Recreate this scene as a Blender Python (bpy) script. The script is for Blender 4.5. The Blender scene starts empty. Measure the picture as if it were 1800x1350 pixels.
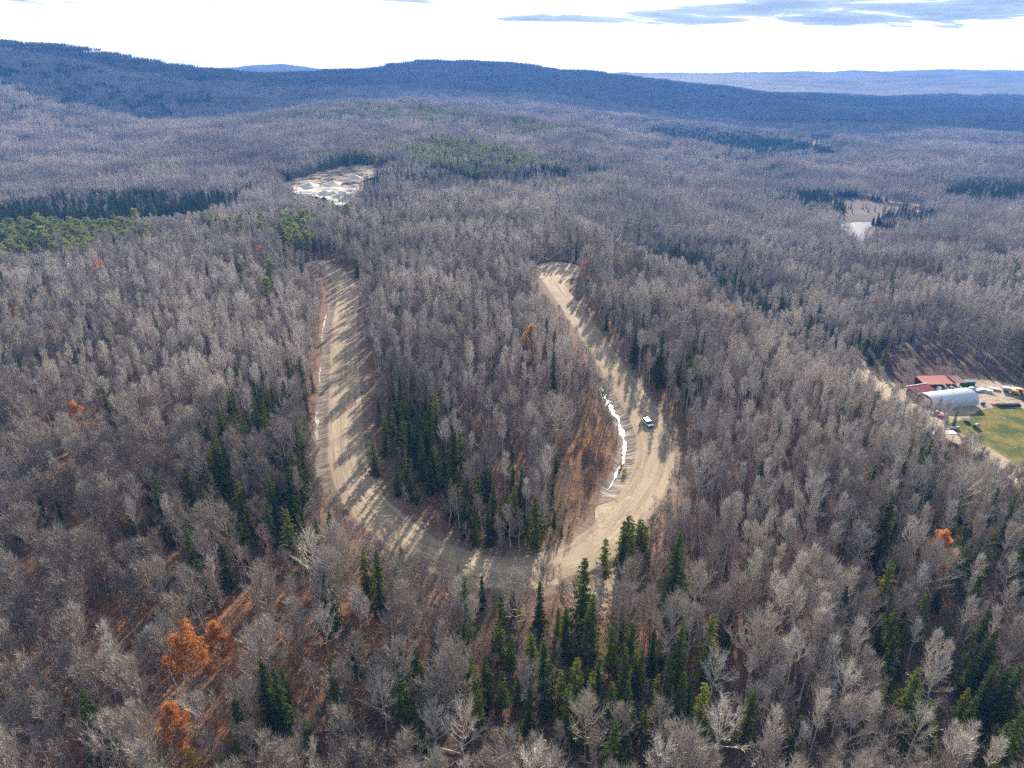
import bpy, math, random
import numpy as np
from mathutils import Vector

# ------------------------------------------------------------------ scene, camera, light
S = bpy.context.scene
COL = S.collection
PITCH = math.radians(24.2)
CAMZ = 107.0
FPX = 1200.0                       # focal length in pixels of an 1800 px wide picture
cam_d = bpy.data.cameras.new('camera')
cam_d.lens = 24; cam_d.sensor_width = 36
cam_d.clip_start = 1; cam_d.clip_end = 60000
cam = bpy.data.objects.new('camera', cam_d); COL.objects.link(cam)
cam.location = (0, 0, CAMZ)
cam.rotation_euler = (math.pi / 2 - PITCH, 0, 0)
S.camera = cam

SUN_EL, SUN_AZ = math.radians(22), math.radians(14)
sdir = Vector((math.sin(SUN_AZ) * math.cos(SUN_EL), math.cos(SUN_AZ) * math.cos(SUN_EL), math.sin(SUN_EL)))
sun_d = bpy.data.lights.new('sun', 'SUN')
sun_d.energy = 5.0; sun_d.angle = math.radians(0.53); sun_d.color = (1.0, 0.885, 0.74)
sun = bpy.data.objects.new('sun', sun_d); COL.objects.link(sun)
sun.rotation_euler = sdir.to_track_quat('Z', 'Y').to_euler()
sun.location = (0, 0, 400)

S.view_settings.view_transform = 'Standard'
S.view_settings.look = 'None'
S.view_settings.gamma = 1
S.view_settings.exposure = 1.72
S.render.engine = 'CYCLES'
cy = S.cycles
cy.max_bounces = 4; cy.diffuse_bounces = 2; cy.glossy_bounces = 2; cy.transmission_bounces = 1
cy.volume_bounces = 0; cy.transparent_max_bounces = 4
cy.use_denoising = False
cy.use_adaptive_sampling = True; cy.adaptive_threshold = 0.02
cy.caustics_reflective = False; cy.caustics_refractive = False
cy.use_light_tree = False


class NT:
    """small helper for node trees"""
    def __init__(s, tree):
        s.t = tree; s.t.nodes.clear()
    def n(s, kind, **kw):
        nd = s.t.nodes.new(kind)
        for k, v in kw.items():
            if k.startswith('i_'):
                key = k[2:]
                key = int(key) if key.isdigit() else key
                s.set(nd.inputs[key], v)
            else:
                setattr(nd, k, v)
        return nd
    def set(s, sock, v):
        if isinstance(v, bpy.types.NodeSocket):
            s.t.links.new(v, sock)
        elif isinstance(v, bpy.types.Node):
            s.t.links.new(v.outputs[0], sock)
        else:
            sock.default_value = v
    def math(s, op, a, b=0.0, c=0.0, clamp=False):
        nd = s.t.nodes.new('ShaderNodeMath'); nd.operation = op; nd.use_clamp = clamp
        s.set(nd.inputs[0], a); s.set(nd.inputs[1], b); s.set(nd.inputs[2], c)
        return nd.outputs[0]
    def vmath(s, op, a, b=(0, 0, 0)):
        nd = s.t.nodes.new('ShaderNodeVectorMath'); nd.operation = op
        s.set(nd.inputs[0], a)
        if op == 'SCALE': s.set(nd.inputs[3], b)
        else: s.set(nd.inputs[1], b)
        return nd.outputs[0]
    def mix(s, f, a, b, blend='MIX'):
        nd = s.t.nodes.new('ShaderNodeMix'); nd.data_type = 'RGBA'; nd.blend_type = blend
        s.set(nd.inputs[0], f)
        for i, v in ((6, a), (7, b)):
            if isinstance(v, tuple) and len(v) == 3: v = v + (1,)
            s.set(nd.inputs[i], v)
        return nd.outputs[2]
    def noise(s, vec, scale, detail=4, rough=0.55, dist=0.0):
        nd = s.t.nodes.new('ShaderNodeTexNoise')
        if vec is not None: s.set(nd.inputs['Vector'], vec)
        nd.inputs['Scale'].default_value = scale; nd.inputs['Detail'].default_value = detail
        nd.inputs['Roughness'].default_value = rough; nd.inputs['Distortion'].default_value = dist
        return nd.outputs['Fac']
    def ramp(s, f, lo, hi):
        nd = s.t.nodes.new('ShaderNodeMapRange'); nd.interpolation_type = 'SMOOTHSTEP'
        s.set(nd.inputs[0], f); nd.inputs[1].default_value = lo; nd.inputs[2].default_value = hi
        return nd.outputs[0]


# sky: sunlit high haze over the Nishita sky, with flat grey clouds
W = bpy.data.worlds.new('World'); S.world = W; W.use_nodes = True
t = NT(W.node_tree)
sky = t.n('ShaderNodeTexSky', sky_type='NISHITA', sun_disc=False, sun_elevation=SUN_EL, sun_rotation=SUN_AZ,
          altitude=300, air_density=1.0, dust_density=1.6, ozone_density=1.2)
gen = t.n('ShaderNodeTexCoord').outputs['Generated']
sep = t.n('ShaderNodeSeparateXYZ', i_0=gen)
zc = t.math('MAXIMUM', sep.outputs[2], 0.015)
cx = t.math('DIVIDE', sep.outputs[0], zc); cyy = t.math('DIVIDE', sep.outputs[1], zc)
cvec = t.n('ShaderNodeCombineXYZ', i_0=cx, i_1=cyy, i_2=0.0).outputs[0]
cn = t.noise(cvec, 0.36, 6, 0.52, 0.3)
cn2 = t.noise(t.vmath('ADD', cvec, (31, 5, 3)), 0.075, 3, 0.5)
cm = t.math('ADD', t.math('MULTIPLY', cn, 0.6), t.math('MULTIPLY', cn2, 0.4))
el = t.ramp(sep.outputs[2], 0.008, 0.09)
thr = t.math('SUBTRACT', cm, 0.57)
# the flat cloud banks ahead: bearing and elevation as tangents, half sizes
tu = t.math('DIVIDE', sep.outputs[0], t.math('MAXIMUM', sep.outputs[1], 0.05)); tv = t.math('DIVIDE', sep.outputs[2], t.math('MAXIMUM', sep.outputs[1], 0.05))
cv1 = t.n('ShaderNodeCombineXYZ', i_0=t.math('MULTIPLY', tu, 5.5), i_1=t.math('MULTIPLY', tv, 62.0), i_2=2.3).outputs[0]
cv2 = t.n('ShaderNodeCombineXYZ', i_0=t.math('MULTIPLY', tu, 2.2), i_1=t.math('MULTIPLY', tv, 20.0), i_2=7.7).outputs[0]
band = t.math('ADD', t.math('MULTIPLY', t.noise(cv1, 1.0, 7, 0.58, 0.5), 0.65), t.math('MULTIPLY', t.noise(cv2, 1.0, 3, 0.5, 0.2), 0.35))
up1 = t.ramp(tv, 0.045, 0.098); up2 = t.math('MULTIPLY', t.ramp(tv, 0.028, 0.07), t.ramp(tu, 0.05, 0.5))
cov = t.math('ADD', 0.598, t.math('ADD', t.math('MULTIPLY', up1, -0.145), t.math('MULTIPLY', up2, -0.09)))
thr = t.math('MAXIMUM', t.math('MULTIPLY', thr, t.ramp(sep.outputs[2], 0.10, 0.16)), t.math('SUBTRACT', band, cov))
cmask = t.ramp(thr, -0.015, 0.075)
sd = t.n('ShaderNodeVectorMath', operation='DOT_PRODUCT'); t.set(sd.inputs[0], gen); sd.inputs[1].default_value = tuple(sdir)
glow = t.math('POWER', t.math('MAXIMUM', sd.outputs['Value'], 0.0), 2.2)    # thin high haze, bright towards the sun
veil = t.mix(t.math('MULTIPLY_ADD', glow, 0.72, 0.16), sky.outputs[0], (13.0, 12.6, 12.1))
lowh = t.math('EXPONENT', t.math('MULTIPLY', t.math('MAXIMUM', sep.outputs[2], 0.0), -14.0))
veil = t.mix(t.math('MULTIPLY', lowh, t.math('MULTIPLY_ADD', glow, 0.55, 0.30)), veil, (64.0, 60.0, 54.0))
cloud = t.mix(t.ramp(thr, 0.0, 0.2), (5.2, 6.0, 6.8), (2.4, 3.0, 3.8))
skyc = t.mix(t.math('MULTIPLY', cmask, 0.97), veil, cloud)
bg = t.n('ShaderNodeBackground', i_0=skyc, i_1=0.05)
t.n('ShaderNodeOutputWorld', i_0=bg)


# ------------------------------------------------------------------ pixels, terrain
def ray(px, py):
    x = px - 900.0; u = 675.0 - py
    return (x, FPX * math.cos(PITCH) + u * math.sin(PITCH), u * math.cos(PITCH) - FPX * math.sin(PITCH))


# height above the road's plateau by bearing (degrees) and distance
PROF = {
    -75: [(0, 0), (420, 0), (600, -8), (1000, 10), (1600, 90), (2400, 210), (3200, 150), (5000, 60), (9000, 120), (14000, 60)],
    -50: [(0, 0), (430, 0), (540, -10), (640, -10), (900, 0), (1300, 60), (2100, 235), (2900, 180), (5000, 60), (9000, 140), (14000, 60)],
    -36: [(0, 0), (420, 0), (530, -11), (620, -11), (850, -4), (1050, 4), (1400, 45), (2500, 196), (3300, 130), (5000, 40), (9500, 130), (14000, 60)],
    -31: [(0, 0), (430, 0), (540, -11), (640, -11), (900, -4), (1100, 6), (1500, 30), (2600, 186), (3400, 120), (5000, 40), (9500, 140), (14000, 60)],
    -26: [(0, 0), (440, 0), (540, -11), (650, -10), (900, 0), (1200, 17), (1600, 25), (2700, 150), (3400, 100), (5000, 40), (9500, 150), (14000, 60)],
    -22: [(0, 0), (450, 0), (550, -10), (660, -9), (900, 4), (1250, 27), (1600, 25), (2800, 128), (3500, 90), (5000, 40), (9500, 205), (14000, 60)],
    -17: [(0, 0), (460, 0), (560, -8), (660, -6), (900, 10), (1350, 40), (1700, 30), (2500, 60), (3400, 112), (4300, 80), (6000, 60), (9500, 262), (14000, 60)],
    -12: [(0, 0), (470, 0), (560, -4), (660, 0), (900, 14), (1400, 48), (1800, 34), (2500, 70), (3500, 128), (4300, 100), (6000, 60), (9500, 170), (14000, 60)],
    -6: [(0, 0), (500, 0), (600, -3), (700, 0), (900, 14), (1500, 46), (1900, 30), (2500, 70), (3500, 170), (4500, 120), (9500, 100), (14000, 60)],
    0: [(0, 0), (540, 0), (640, -8), (760, -8), (1000, 8), (1450, 30), (1800, 18), (2500, 65), (3500, 158), (4500, 120), (9500, 100), (14000, 60)],
    5: [(0, 0), (500, 0), (560, -14), (700, -18), (1000, 0), (1350, 14), (1700, 4), (2500, 45), (3500, 130), (4500, 100), (9500, 120), (14000, 60)],
    10: [(0, 0), (425, 0), (478, -22), (600, -32), (900, -16), (1200, -6), (1600, -14), (2500, 15), (3600, 86), (4500, 60), (9500, 150), (14000, 80)],
    15: [(0, 0), (365, 0), (412, -26), (520, -37), (800, -30), (1200, -26), (1700, -28), (2600, -10), (3600, 42), (4600, 30), (9500, 160), (14000, 80)],
    20: [(0, 0), (300, 0), (346, -28), (450, -39), (800, -38), (1200, -32), (2000, -32), (3000, -16), (4000, 6), (5000, -10), (9500, 165), (14000, 80)],
    26: [(0, 0), (258, 0), (300, -26), (400, -36), (800, -38), (1300, -34), (2200, -34), (3400, -30), (4500, -15), (6000, 0), (9500, 185), (14000, 80)],
    33: [(0, 0), (212, 0), (262, -19), (330, -25), (420, -27), (560, -32), (800, -36), (2500, -34), (4500, -25), (6500, 40), (9500, 180), (14000, 80)],
    40: [(0, 0), (165, 0), (225, -14), (300, -25), (450, -27), (800, -34), (2500, -34), (4500, -25), (6500, 40), (9500, 150), (14000, 80)],
    50: [(0, 0), (150, 0), (220, -14), (300, -25), (500, -30), (2500, -34), (4500, -25), (9500, 130), (14000, 80)],
    75: [(0, 0), (160, 0), (240, -12), (320, -22), (500, -28), (2500, -30), (4500, -20), (9500, 120), (14000, 80)],
    180: [(0, 0), (200, 0), (500, -8), (2000, 0), (4500, 20), (9500, 100), (14000, 80)],
}
PROF[-180] = PROF[180]
AZK = np.array(sorted(PROF))
LD = np.log(np.array([1.0] + list(np.geomspace(40, 14000, 260))))
TAB = np.array([np.interp(LD, np.log([max(1, d) for d, z in PROF[a]]), [z for d, z in PROF[a]]) for a in AZK])
_k = np.exp(-0.5 * (np.arange(-5, 6) / 2.0) ** 2); _k /= _k.sum()
TAB = np.array([np.convolve(np.pad(r, 5, mode='edge'), _k, mode='valid') for r in TAB])

_rs = np.random.RandomState(7)
_W = [(_rs.uniform(0, 2 * np.pi), _rs.uniform(0, 6.28), _rs.uniform(0.8, 1.25)) for _ in range(60)]


def wav(x, y, L, k0, n=9):
    """smooth pseudo noise in -1..1 with features of size L"""
    v = 0
    for i in range(n):
        a, p, f = _W[(k0 * n + i) % 60]
        w = 2 * np.pi / (L * f)
        v = v + np.sin((x * np.cos(a) + y * np.sin(a)) * w + p + 0.8 * np.sin((x * np.sin(a) - y * np.cos(a)) * w * 0.6 + i))
    return v / n * 1.6


def base_h(x, y):
    x = np.asarray(x, float); y = np.asarray(y, float)
    d = np.sqrt(x * x + y * y) + 1e-6
    az = np.degrees(np.arctan2(x, y))
    ld = np.log(np.maximum(d, 1.0))
    i = np.clip(np.searchsorted(AZK, az, side='right') - 1, 0, len(AZK) - 2)
    f = (az - AZK[i]) / (AZK[i + 1] - AZK[i])
    f = f * f * (3 - 2 * f) * 0.5 + f * 0.5
    j = np.clip(np.searchsorted(LD, ld, side='right') - 1, 0, len(LD) - 2)
    g = np.clip((ld - LD[j]) / (LD[j + 1] - LD[j]), 0, 1)
    h0 = TAB[i, j] * (1 - g) + TAB[i, j + 1] * g
    h1 = TAB[i + 1, j] * (1 - g) + TAB[i + 1, j + 1] * g
    h = h0 * (1 - f) + h1 * f
    amp = np.clip((d - 450) / 1500, 0, 1)
    h = h + amp * (wav(x, y, 520, 1) * 13 + wav(x, y, 210, 2) * 4) + np.clip((d - 5500) / 3000, 0, 1) * wav(x, y, 1800, 3) * 22
    h = h + np.clip((d - 2200) / 1000, 0, 1) * (wav(x, y, 650, 4) * 7)
    return h


def resample(pts, step):
    """Catmull-Rom through points, evenly spaced"""
    P = np.array(pts, float)
    P = np.vstack([2 * P[0] - P[1], P, 2 * P[-1] - P[-2]])
    out = []
    for k in range(1, len(P) - 2):
        for u in np.linspace(0, 1, 24, endpoint=False):
            a, b, c, d = P[k - 1], P[k], P[k + 1], P[k + 2]
            out.append(0.5 * ((2 * b) + (-a + c) * u + (2 * a - 5 * b + 4 * c - d) * u * u + (-a + 3 * b - 3 * c + d) * u ** 3))
    out.append(P[-2]); out = np.array(out)
    s = np.concatenate([[0], np.cumsum(np.linalg.norm(np.diff(out, axis=0), axis=1))])
    q = np.arange(0, s[-1], step)
    return np.stack([np.interp(q, s, out[:, k]) for k in range(out.shape[1])], 1)


def flat(px, py, z=0.0):
    r = ray(px, py); k = (z - CAMZ) / r[2]
    return (r[0] * k, r[1] * k)


ROAD_PX = [(545, 461), (558, 464), (574, 471), (596, 486), (608, 505), (611, 530), (606, 570), (606, 620), (607, 680), (608, 740), (611, 795),
           (622, 845), (645, 885), (685, 925), (740, 965), (810, 993), (880, 1006), (950, 1003), (1010, 983), (1060, 950), (1103, 905),
           (1138, 855), (1154, 805), (1148, 762), (1128, 720), (1097, 675), (1063, 625), (1032, 580), (1004, 540), (984, 512), (970, 492), (962, 478)]
ROAD = resample([flat(*p) for p in ROAD_PX], 1.0)
RW = 6.2                                             # half width of the dirt road
# the level turning place at the road's far end, the spur by the ditch and bare ground below the bend
TURN_PX = [(938, 476), (944, 467), (960, 462), (985, 461), (1008, 464), (1022, 471), (1024, 482), (1012, 489), (1000, 491), (993, 498), (991, 508),
           (996, 518), (984, 522), (968, 508), (950, 490)]
SPUR_PX = [(1128, 840), (1112, 868), (1080, 880), (1050, 890), (1046, 903), (1046, 930), (1035, 968), (1060, 970), (1100, 930), (1128, 880)]
PAD_PX = [(985, 1020), (1050, 1005), (1090, 985), (1106, 1010), (1098, 1050), (1078, 1085), (1040, 1095), (1000, 1085), (985, 1050)]
TURN = np.array([flat(*p) for p in TURN_PX]); SPUR = np.array([flat(*p) for p in SPUR_PX]); PAD = np.array([flat(*p) for p in PAD_PX])


def seg_dist(x, y, line, rad=60):
    """distance to a polyline (given densely), index of nearest point"""
    x = np.asarray(x, float).ravel(); y = np.asarray(y, float).ravel()
    D = np.full(x.shape, 1e9); I = np.zeros(x.shape, int)
    lo = line.min(0) - rad; hi = line.max(0) + rad
    m = np.where((x > lo[0]) & (x < hi[0]) & (y > lo[1]) & (y < hi[1]))[0]
    for k in range(0, len(m), 4000):
        c = m[k:k + 4000]
        d2 = (x[c, None] - line[None, ::2, 0]) ** 2 + (y[c, None] - line[None, ::2, 1]) ** 2
        j = d2.argmin(1)
        D[c] = np.sqrt(d2[np.arange(len(c)), j]); I[c] = j * 2
    return D, I


def in_poly(x, y, P):
    x = np.asarray(x, float); y = np.asarray(y, float)
    c = np.zeros(x.shape, bool); n = len(P)
    for i in range(n):
        x0, y0 = P[i]; x1, y1 = P[(i + 1) % n]
        if y0 == y1: continue
        c ^= ((y0 > y) != (y1 > y)) & (x < (x1 - x0) * (y - y0) / (y1 - y0) + x0)
    return c


def near_poly(x, y, P, w):
    """in the polygon or within w metres of it"""
    m = in_poly(x, y, P)
    Q = resample(list(P) + [P[0]], 1.5)
    d, _ = seg_dist(x, y, Q)
    return m | (d.reshape(np.shape(x)) < w)


def march(px, py, h=0.0):
    """where the ray through a pixel meets ground + h"""
    r = ray(px, py); L = math.hypot(r[0], r[1])
    d = np.geomspace(40, 13000, 4000)
    x = r[0] / L * d; y = r[1] / L * d; z = CAMZ + r[2] / L * d
    g = base_h(x, y) + h
    hit = np.where(z <= g)[0]
    if len(hit) == 0: return None
    i = hit[0]
    return (float(x[i]), float(y[i]))


def gz(x, y):
    return float(base_h(np.array([x]), np.array([y]))[0])


# valley road, farm yard, lawn, brushy clearing
VROAD_PX = [(1498, 632), (1520, 655), (1556, 682), (1592, 715), (1640, 752), (1700, 778), (1752, 810), (1805, 850), (1880, 910)]
VROAD = resample([march(*p) for p in VROAD_PX], 1.0)
YARD = np.array([march(*p) for p in [(1572, 690), (1600, 682), (1680, 668), (1760, 672), (1840, 690), (1840, 722), (1760, 715), (1722, 722), (1700, 735), (1660, 745), (1700, 775), (1660, 768), (1620, 745)]])
LAWN = np.array([march(*p) for p in [(1655, 738), (1722, 722), (1765, 716), (1850, 722), (1880, 800), (1840, 850), (1770, 818), (1712, 780)]])
CLEAR = np.array([march(*p) for p in [(1548, 650), (1560, 625), (1600, 612), (1650, 612), (1720, 640), (1800, 645), (1860, 660), (1800, 672), (1680, 668), (1575, 690)]])
PIT_PX = [(493, 332), (520, 318), (560, 306), (600, 297), (640, 293), (665, 300), (668, 312), (640, 320), (636, 338), (622, 350), (608, 362), (592, 366),
          (570, 352), (530, 346), (508, 340)]
PIT = np.array([march(*p) for p in PIT_PX])
POND_PX = [(1472, 396), (1500, 391), (1532, 391), (1535, 397), (1524, 403), (1534, 409), (1538, 418), (1520, 420), (1513, 430), (1505, 421), (1490, 412), (1478, 404)]
PONDZ = gz(*march(1500, 403)) + 0.0
BOG = np.array([march(*p) for p in [(1452, 384), (1446, 352), (1480, 350), (1540, 354), (1630, 364), (1600, 372), (1560, 378), (1552, 398), (1545, 422), (1512, 434), (1470, 404)]])
TANS = [np.array([march(*p) for p in q]) for q in ([(1444, 351), (1480, 348), (1540, 353), (1636, 362), (1628, 373), (1560, 371), (1484, 366)], [(1452, 384), (1500, 380), (1552, 381), (1556, 390), (1500, 394), (1460, 396)], [(1516, 401), (1530, 399), (1532, 407), (1522, 406)])]
MEADOW = np.array([march(*p) for p in [(1415, 244), (1460, 243), (1470, 252), (1420, 254)]])
WET = np.array([march(*p) for p in [(-60, 404), (100, 402), (230, 401), (330, 399), (400, 390), (330, 408), (200, 412), (0, 412), (-60, 414)]])
POND = np.array([flat(p[0], p[1], PONDZ) for p in POND_PX])


def terrain_h(x, y):
    x = np.asarray(x, float); y = np.asarray(y, float)
    h = base_h(x, y)
    sh = x.shape
    d, _ = seg_dist(x, y, ROAD); d = d.reshape(sh)
    # gentle relief of the forest floor, none by the road
    rel = np.clip((d - 12) / 25, 0, 1)
    dd = np.sqrt(x * x + y * y)
    rel = rel * np.clip((1500 - dd) / 900, 0, 1)
    for P, w in ((YARD, 4), (LAWN, 2), (PIT, 5), (BOG, 5), (TURN, 10), (PAD, 6), (SPUR, 6)):
        rel = np.where(near_poly(x, y, P, w), 0, rel)
    h = h + rel * (wav(x, y, 34, 5) * 0.7 + wav(x, y, 9, 6) * 0.22)
    # the corridor below the road's own strip is cut lower
    cut = 1 - np.clip((d - (RW + 4.8)) / 2.4, 0, 1)
    cut = np.where(in_poly(x, y, TURN) | in_poly(x, y, SPUR) | in_poly(x, y, PAD), 0.0, cut)
    cutdepth = np.where(d < 30, cut * 2.6, 0)
    h = h - cutdepth
    # flat ground about the pond
    bd = near_poly(x, y, BOG, 12)
    h = np.where(bd, np.maximum(PONDZ + 0.4, np.minimum(h, PONDZ + 2)), h)
    h = np.where(in_poly(x, y, POND), PONDZ - 1.0, h)
    return h


# ------------------------------------------------------------------ building helpers
def tag(o, label=None, cat=None, group=None, kind=None):
    if label: o['label'] = label
    if cat: o['category'] = cat
    if group: o['group'] = group
    if kind: o['kind'] = kind
    return o


def mesh_from(name, V, F, mats=(), midx=None, smooth=False):
    """V (n,3); F list of faces or (m,3) array"""
    me = bpy.data.meshes.new(name)
    V = np.asarray(V, np.float32)
    if isinstance(F, np.ndarray) and F.ndim == 2:
        k = F.shape[1]
        me.vertices.add(len(V)); me.vertices.foreach_set('co', V.ravel())
        me.loops.add(F.size); me.loops.foreach_set('vertex_index', F.astype(np.int32).ravel())
        me.polygons.add(len(F)); me.polygons.foreach_set('loop_start', np.arange(0, F.size, k, dtype=np.int32))
        me.polygons.foreach_set('loop_total', np.full(len(F), k, np.int32))
        me.update(calc_edges=True)
    else:
        me.from_pydata([tuple(map(float, v)) for v in V], [], F); me.update()
    for m in mats: me.materials.append(m)
    if midx is not None: me.polygons.foreach_set('material_index', np.asarray(midx, np.int32))
    me.polygons.foreach_set('use_smooth', np.full(len(me.polygons), smooth))
    return me


def link(name, me, parent=None, loc=(0, 0, 0), rz=0.0):
    o = bpy.data.objects.new(name, me); COL.objects.link(o)
    o.location = loc; o.rotation_euler = (0, 0, rz)
    if parent is not None: o.parent = parent
    return o


def empty(name, loc, rz=0.0):
    return link(name, None, None, loc, rz)


def attr(me, name, vals):
    a = me.attributes.new(name, 'FLOAT', 'POINT'); a.data.foreach_set('value', np.asarray(vals, np.float32))


def new_mat(name):
    m = bpy.data.materials.new(name); m.use_nodes = True
    return m, NT(m.node_tree)


def finish(t, color, rough=0.85, bump=None, bs=0.3, bd=0.1, metal=0.0, spec=0.3):
    b = t.n('ShaderNodeBsdfPrincipled')
    t.set(b.inputs['Base Color'], color if not (isinstance(color, tuple) and len(color) == 3) else color + (1,))
    t.set(b.inputs['Roughness'], rough); b.inputs['Metallic'].default_value = metal
    b.inputs['Specular IOR Level'].default_value = spec
    if bump is not None:
        bn = t.n('ShaderNodeBump'); bn.inputs['Strength'].default_value = bs; bn.inputs['Distance'].default_value = bd
        t.set(bn.inputs['Height'], bump); t.set(b.inputs['Normal'], bn.outputs[0])
    t.n('ShaderNodeOutputMaterial', i_0=b.outputs[0])
    return b


def simple_mat(name, col, rough=0.6, metal=0.0, var=0.15, scale=3.0, spec=0.4):
    m, t = new_mat(name)
    p = t.n('ShaderNodeTexCoord').outputs['Object']
    nz = t.noise(p, scale, 5, 0.6)
    c = t.mix(nz, tuple(v * (1 - var) for v in col), tuple(min(1, v * (1 + var)) for v in col))
    finish(t, c, rough, nz, 0.15, 0.02, metal, spec)
    return m


def bark_mat(name, c1, c2, rough=0.9, scale=2.0):
    """colour varies from tree to tree and a little along the bark"""
    m, t = new_mat(name)
    r = t.n('ShaderNodeObjectInfo').outputs['Random']
    p = t.n('ShaderNodeTexCoord').outputs['Object']
    nz = t.noise(p, scale, 3, 0.6)
    geo = t.n('ShaderNodeNewGeometry').outputs['Position']
    stand = t.ramp(t.noise(geo, 0.011, 3, 0.6), 0.40, 0.60)            # neighbouring stands differ in kind and age
    f = t.math('ADD', t.math('ADD', t.math('MULTIPLY', r, 0.35), t.math('MULTIPLY', nz, 0.15)), t.math('MULTIPLY', stand, 0.5))
    c = t.mix(f, c1, c2)
    d = t.n('ShaderNodeBsdfDiffuse', i_0=c)
    t.n('ShaderNodeOutputMaterial', i_0=d.outputs[0])
    return m


def leaf_mat(name, c1, c2, trans=0.35, scale=0.6):
    m, t = new_mat(name)
    r = t.n('ShaderNodeObjectInfo').outputs['Random']
    p = t.n('ShaderNodeTexCoord').outputs['Object']
    nz = t.noise(p, scale, 4, 0.7)
    f = t.math('ADD', t.math('MULTIPLY', r, 0.5), t.math('MULTIPLY', t.ramp(nz, 0.3, 0.7), 0.5))
    c = t.mix(f, c1, c2)
    d = t.n('ShaderNodeBsdfDiffuse', i_0=c)
    tr = t.n('ShaderNodeBsdfTranslucent', i_0=c)
    mx = t.n('ShaderNodeMixShader', i_0=trans)
    t.set(mx.inputs[1], d.outputs[0]); t.set(mx.inputs[2], tr.outputs[0])
    t.n('ShaderNodeOutputMaterial', i_0=mx.outputs[0])
    return m

# ------------------------------------------------------------------ ground
def blob(x, y, cx, cy, r):
    return np.exp(-((x - cx) ** 2 + (y - cy) ** 2) / (r * r))


# rust coloured leaf litter, (pixel, radius m, strength)
ORANGE = [((20, 870), 34, 1), ((250, 780), 30, .8), ((60, 960), 26, 1), ((130, 1000), 22, 1), ((260, 1000), 22, .9), ((390, 1050), 18, .8), ((40, 1150), 18, 1), ((130, 1290), 16, 1),
          ((320, 1320), 14, .9), ((450, 1260), 14, .9), ((560, 1150), 16, .8), ((250, 900), 24, .8), ((1085, 775), 13, 1.2), ((1100, 830), 9, 1.3), ((1065, 800), 12, .9),
          ((1020, 850), 14, .8), ((545, 550), 14, 1), ((620, 1010), 14, .8), ((700, 1120), 12, .6), ((1060, 1050), 16, .9), ((940, 1270), 9, .8), ((700, 700), 30, .5),
          ((860, 820), 26, .6), ((990, 700), 26, .5), ((1250, 760), 26, .5), ((90, 1090), 20, .9), ((1350, 1060), 16, .5), ((450, 1180), 16, .7), ((1130, 1140), 14, .6), ((150, 700), 40, .5)]


def orange_at(x, y):
    v = np.zeros(np.shape(x))
    for (p, r, s) in ORANGE:
        c = march(*p); v = v + s * blob(x, y, c[0], c[1], r * 1.0)
    return np.clip(v, 0, 1.2)


def terrain_material():
    m, t = new_mat('forest_floor')
    geo = t.n('ShaderNodeNewGeometry').outputs['Position']
    at = lambda nm: t.n('ShaderNodeAttribute', attribute_name=nm).outputs['Fac']
    n1 = t.noise(geo, 0.9, 8, 0.75); n2 = t.noise(geo, 0.06, 4, 0.6); n3 = t.noise(geo, 3.5, 3, 0.7)
    c = t.mix(t.ramp(n1, 0.35, 0.68), (0.050, 0.036, 0.027), (0.125, 0.084, 0.058))
    c = t.mix(t.ramp(n2, 0.42, 0.62), c, (0.105, 0.072, 0.055))
    c = t.mix(t.ramp(n3, 0.62, 0.75), c, (0.20, 0.15, 0.115))
    co = t.mix(t.ramp(n1, 0.3, 0.7), (0.115, 0.055, 0.028), (0.29, 0.15, 0.068))
    c = t.mix(t.math('MULTIPLY', at('orange'), t.ramp(t.math('ADD', n2, t.math('MULTIPLY', n3, 0.35)), 0.50, 0.80), clamp=True), c, co)
    brk = t.math('MULTIPLY_ADD', t.math('SUBTRACT', n1, 0.5), 1.1, 0.0)
    g = t.ramp(t.math('ADD', at('grass'), brk), 0.35, 0.6)
    ng = t.noise(geo, 0.12, 5, 0.65)
    cg = t.mix(t.ramp(ng, 0.40, 0.62), (0.042, 0.068, 0.008), (0.16, 0.135, 0.024))
    cg = t.mix(t.ramp(n3, 0.5, 0.8), cg, (0.16, 0.12, 0.05))
    c = t.mix(g, c, cg)
    b = t.ramp(t.math('ADD', at('bog'), brk), 0.3, 0.6)
    cb = t.mix(t.ramp(t.noise(geo, 0.08, 5, 0.6), 0.35, 0.65), (0.17, 0.115, 0.06), (0.40, 0.27, 0.13))
    c = t.mix(b, c, cb)
    br = t.ramp(t.math('ADD', at('brush'), brk), 0.3, 0.6)
    c = t.mix(br, c, t.mix(t.ramp(n1, 0.4, 0.65), (0.045, 0.03, 0.024), (0.115, 0.075, 0.055)))
    c = t.mix(t.math('MULTIPLY', at('far'), t.math('SUBTRACT', 1.0, t.math('ADD', b, g, clamp=True)), clamp=True), c, t.mix(t.ramp(n2, .4, .6), (.075, .07, .062), (.13, .12, .105)))
    s = t.ramp(t.math('ADD', at('sand'), t.math('MULTIPLY', brk, 0.8)), 0.35, 0.6)
    cs = t.mix(t.ramp(t.noise(geo, 0.35, 7, 0.7), 0.3, 0.7), (0.22, 0.17, 0.115), (0.40, 0.33, 0.245))
    c = t.mix(s, c, cs)
    finish(t, c, 0.95, t.math('ADD', n1, t.math('MULTIPLY', n3, 0.4)), 0.9, 0.35, spec=0.1)
    return m


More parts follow.
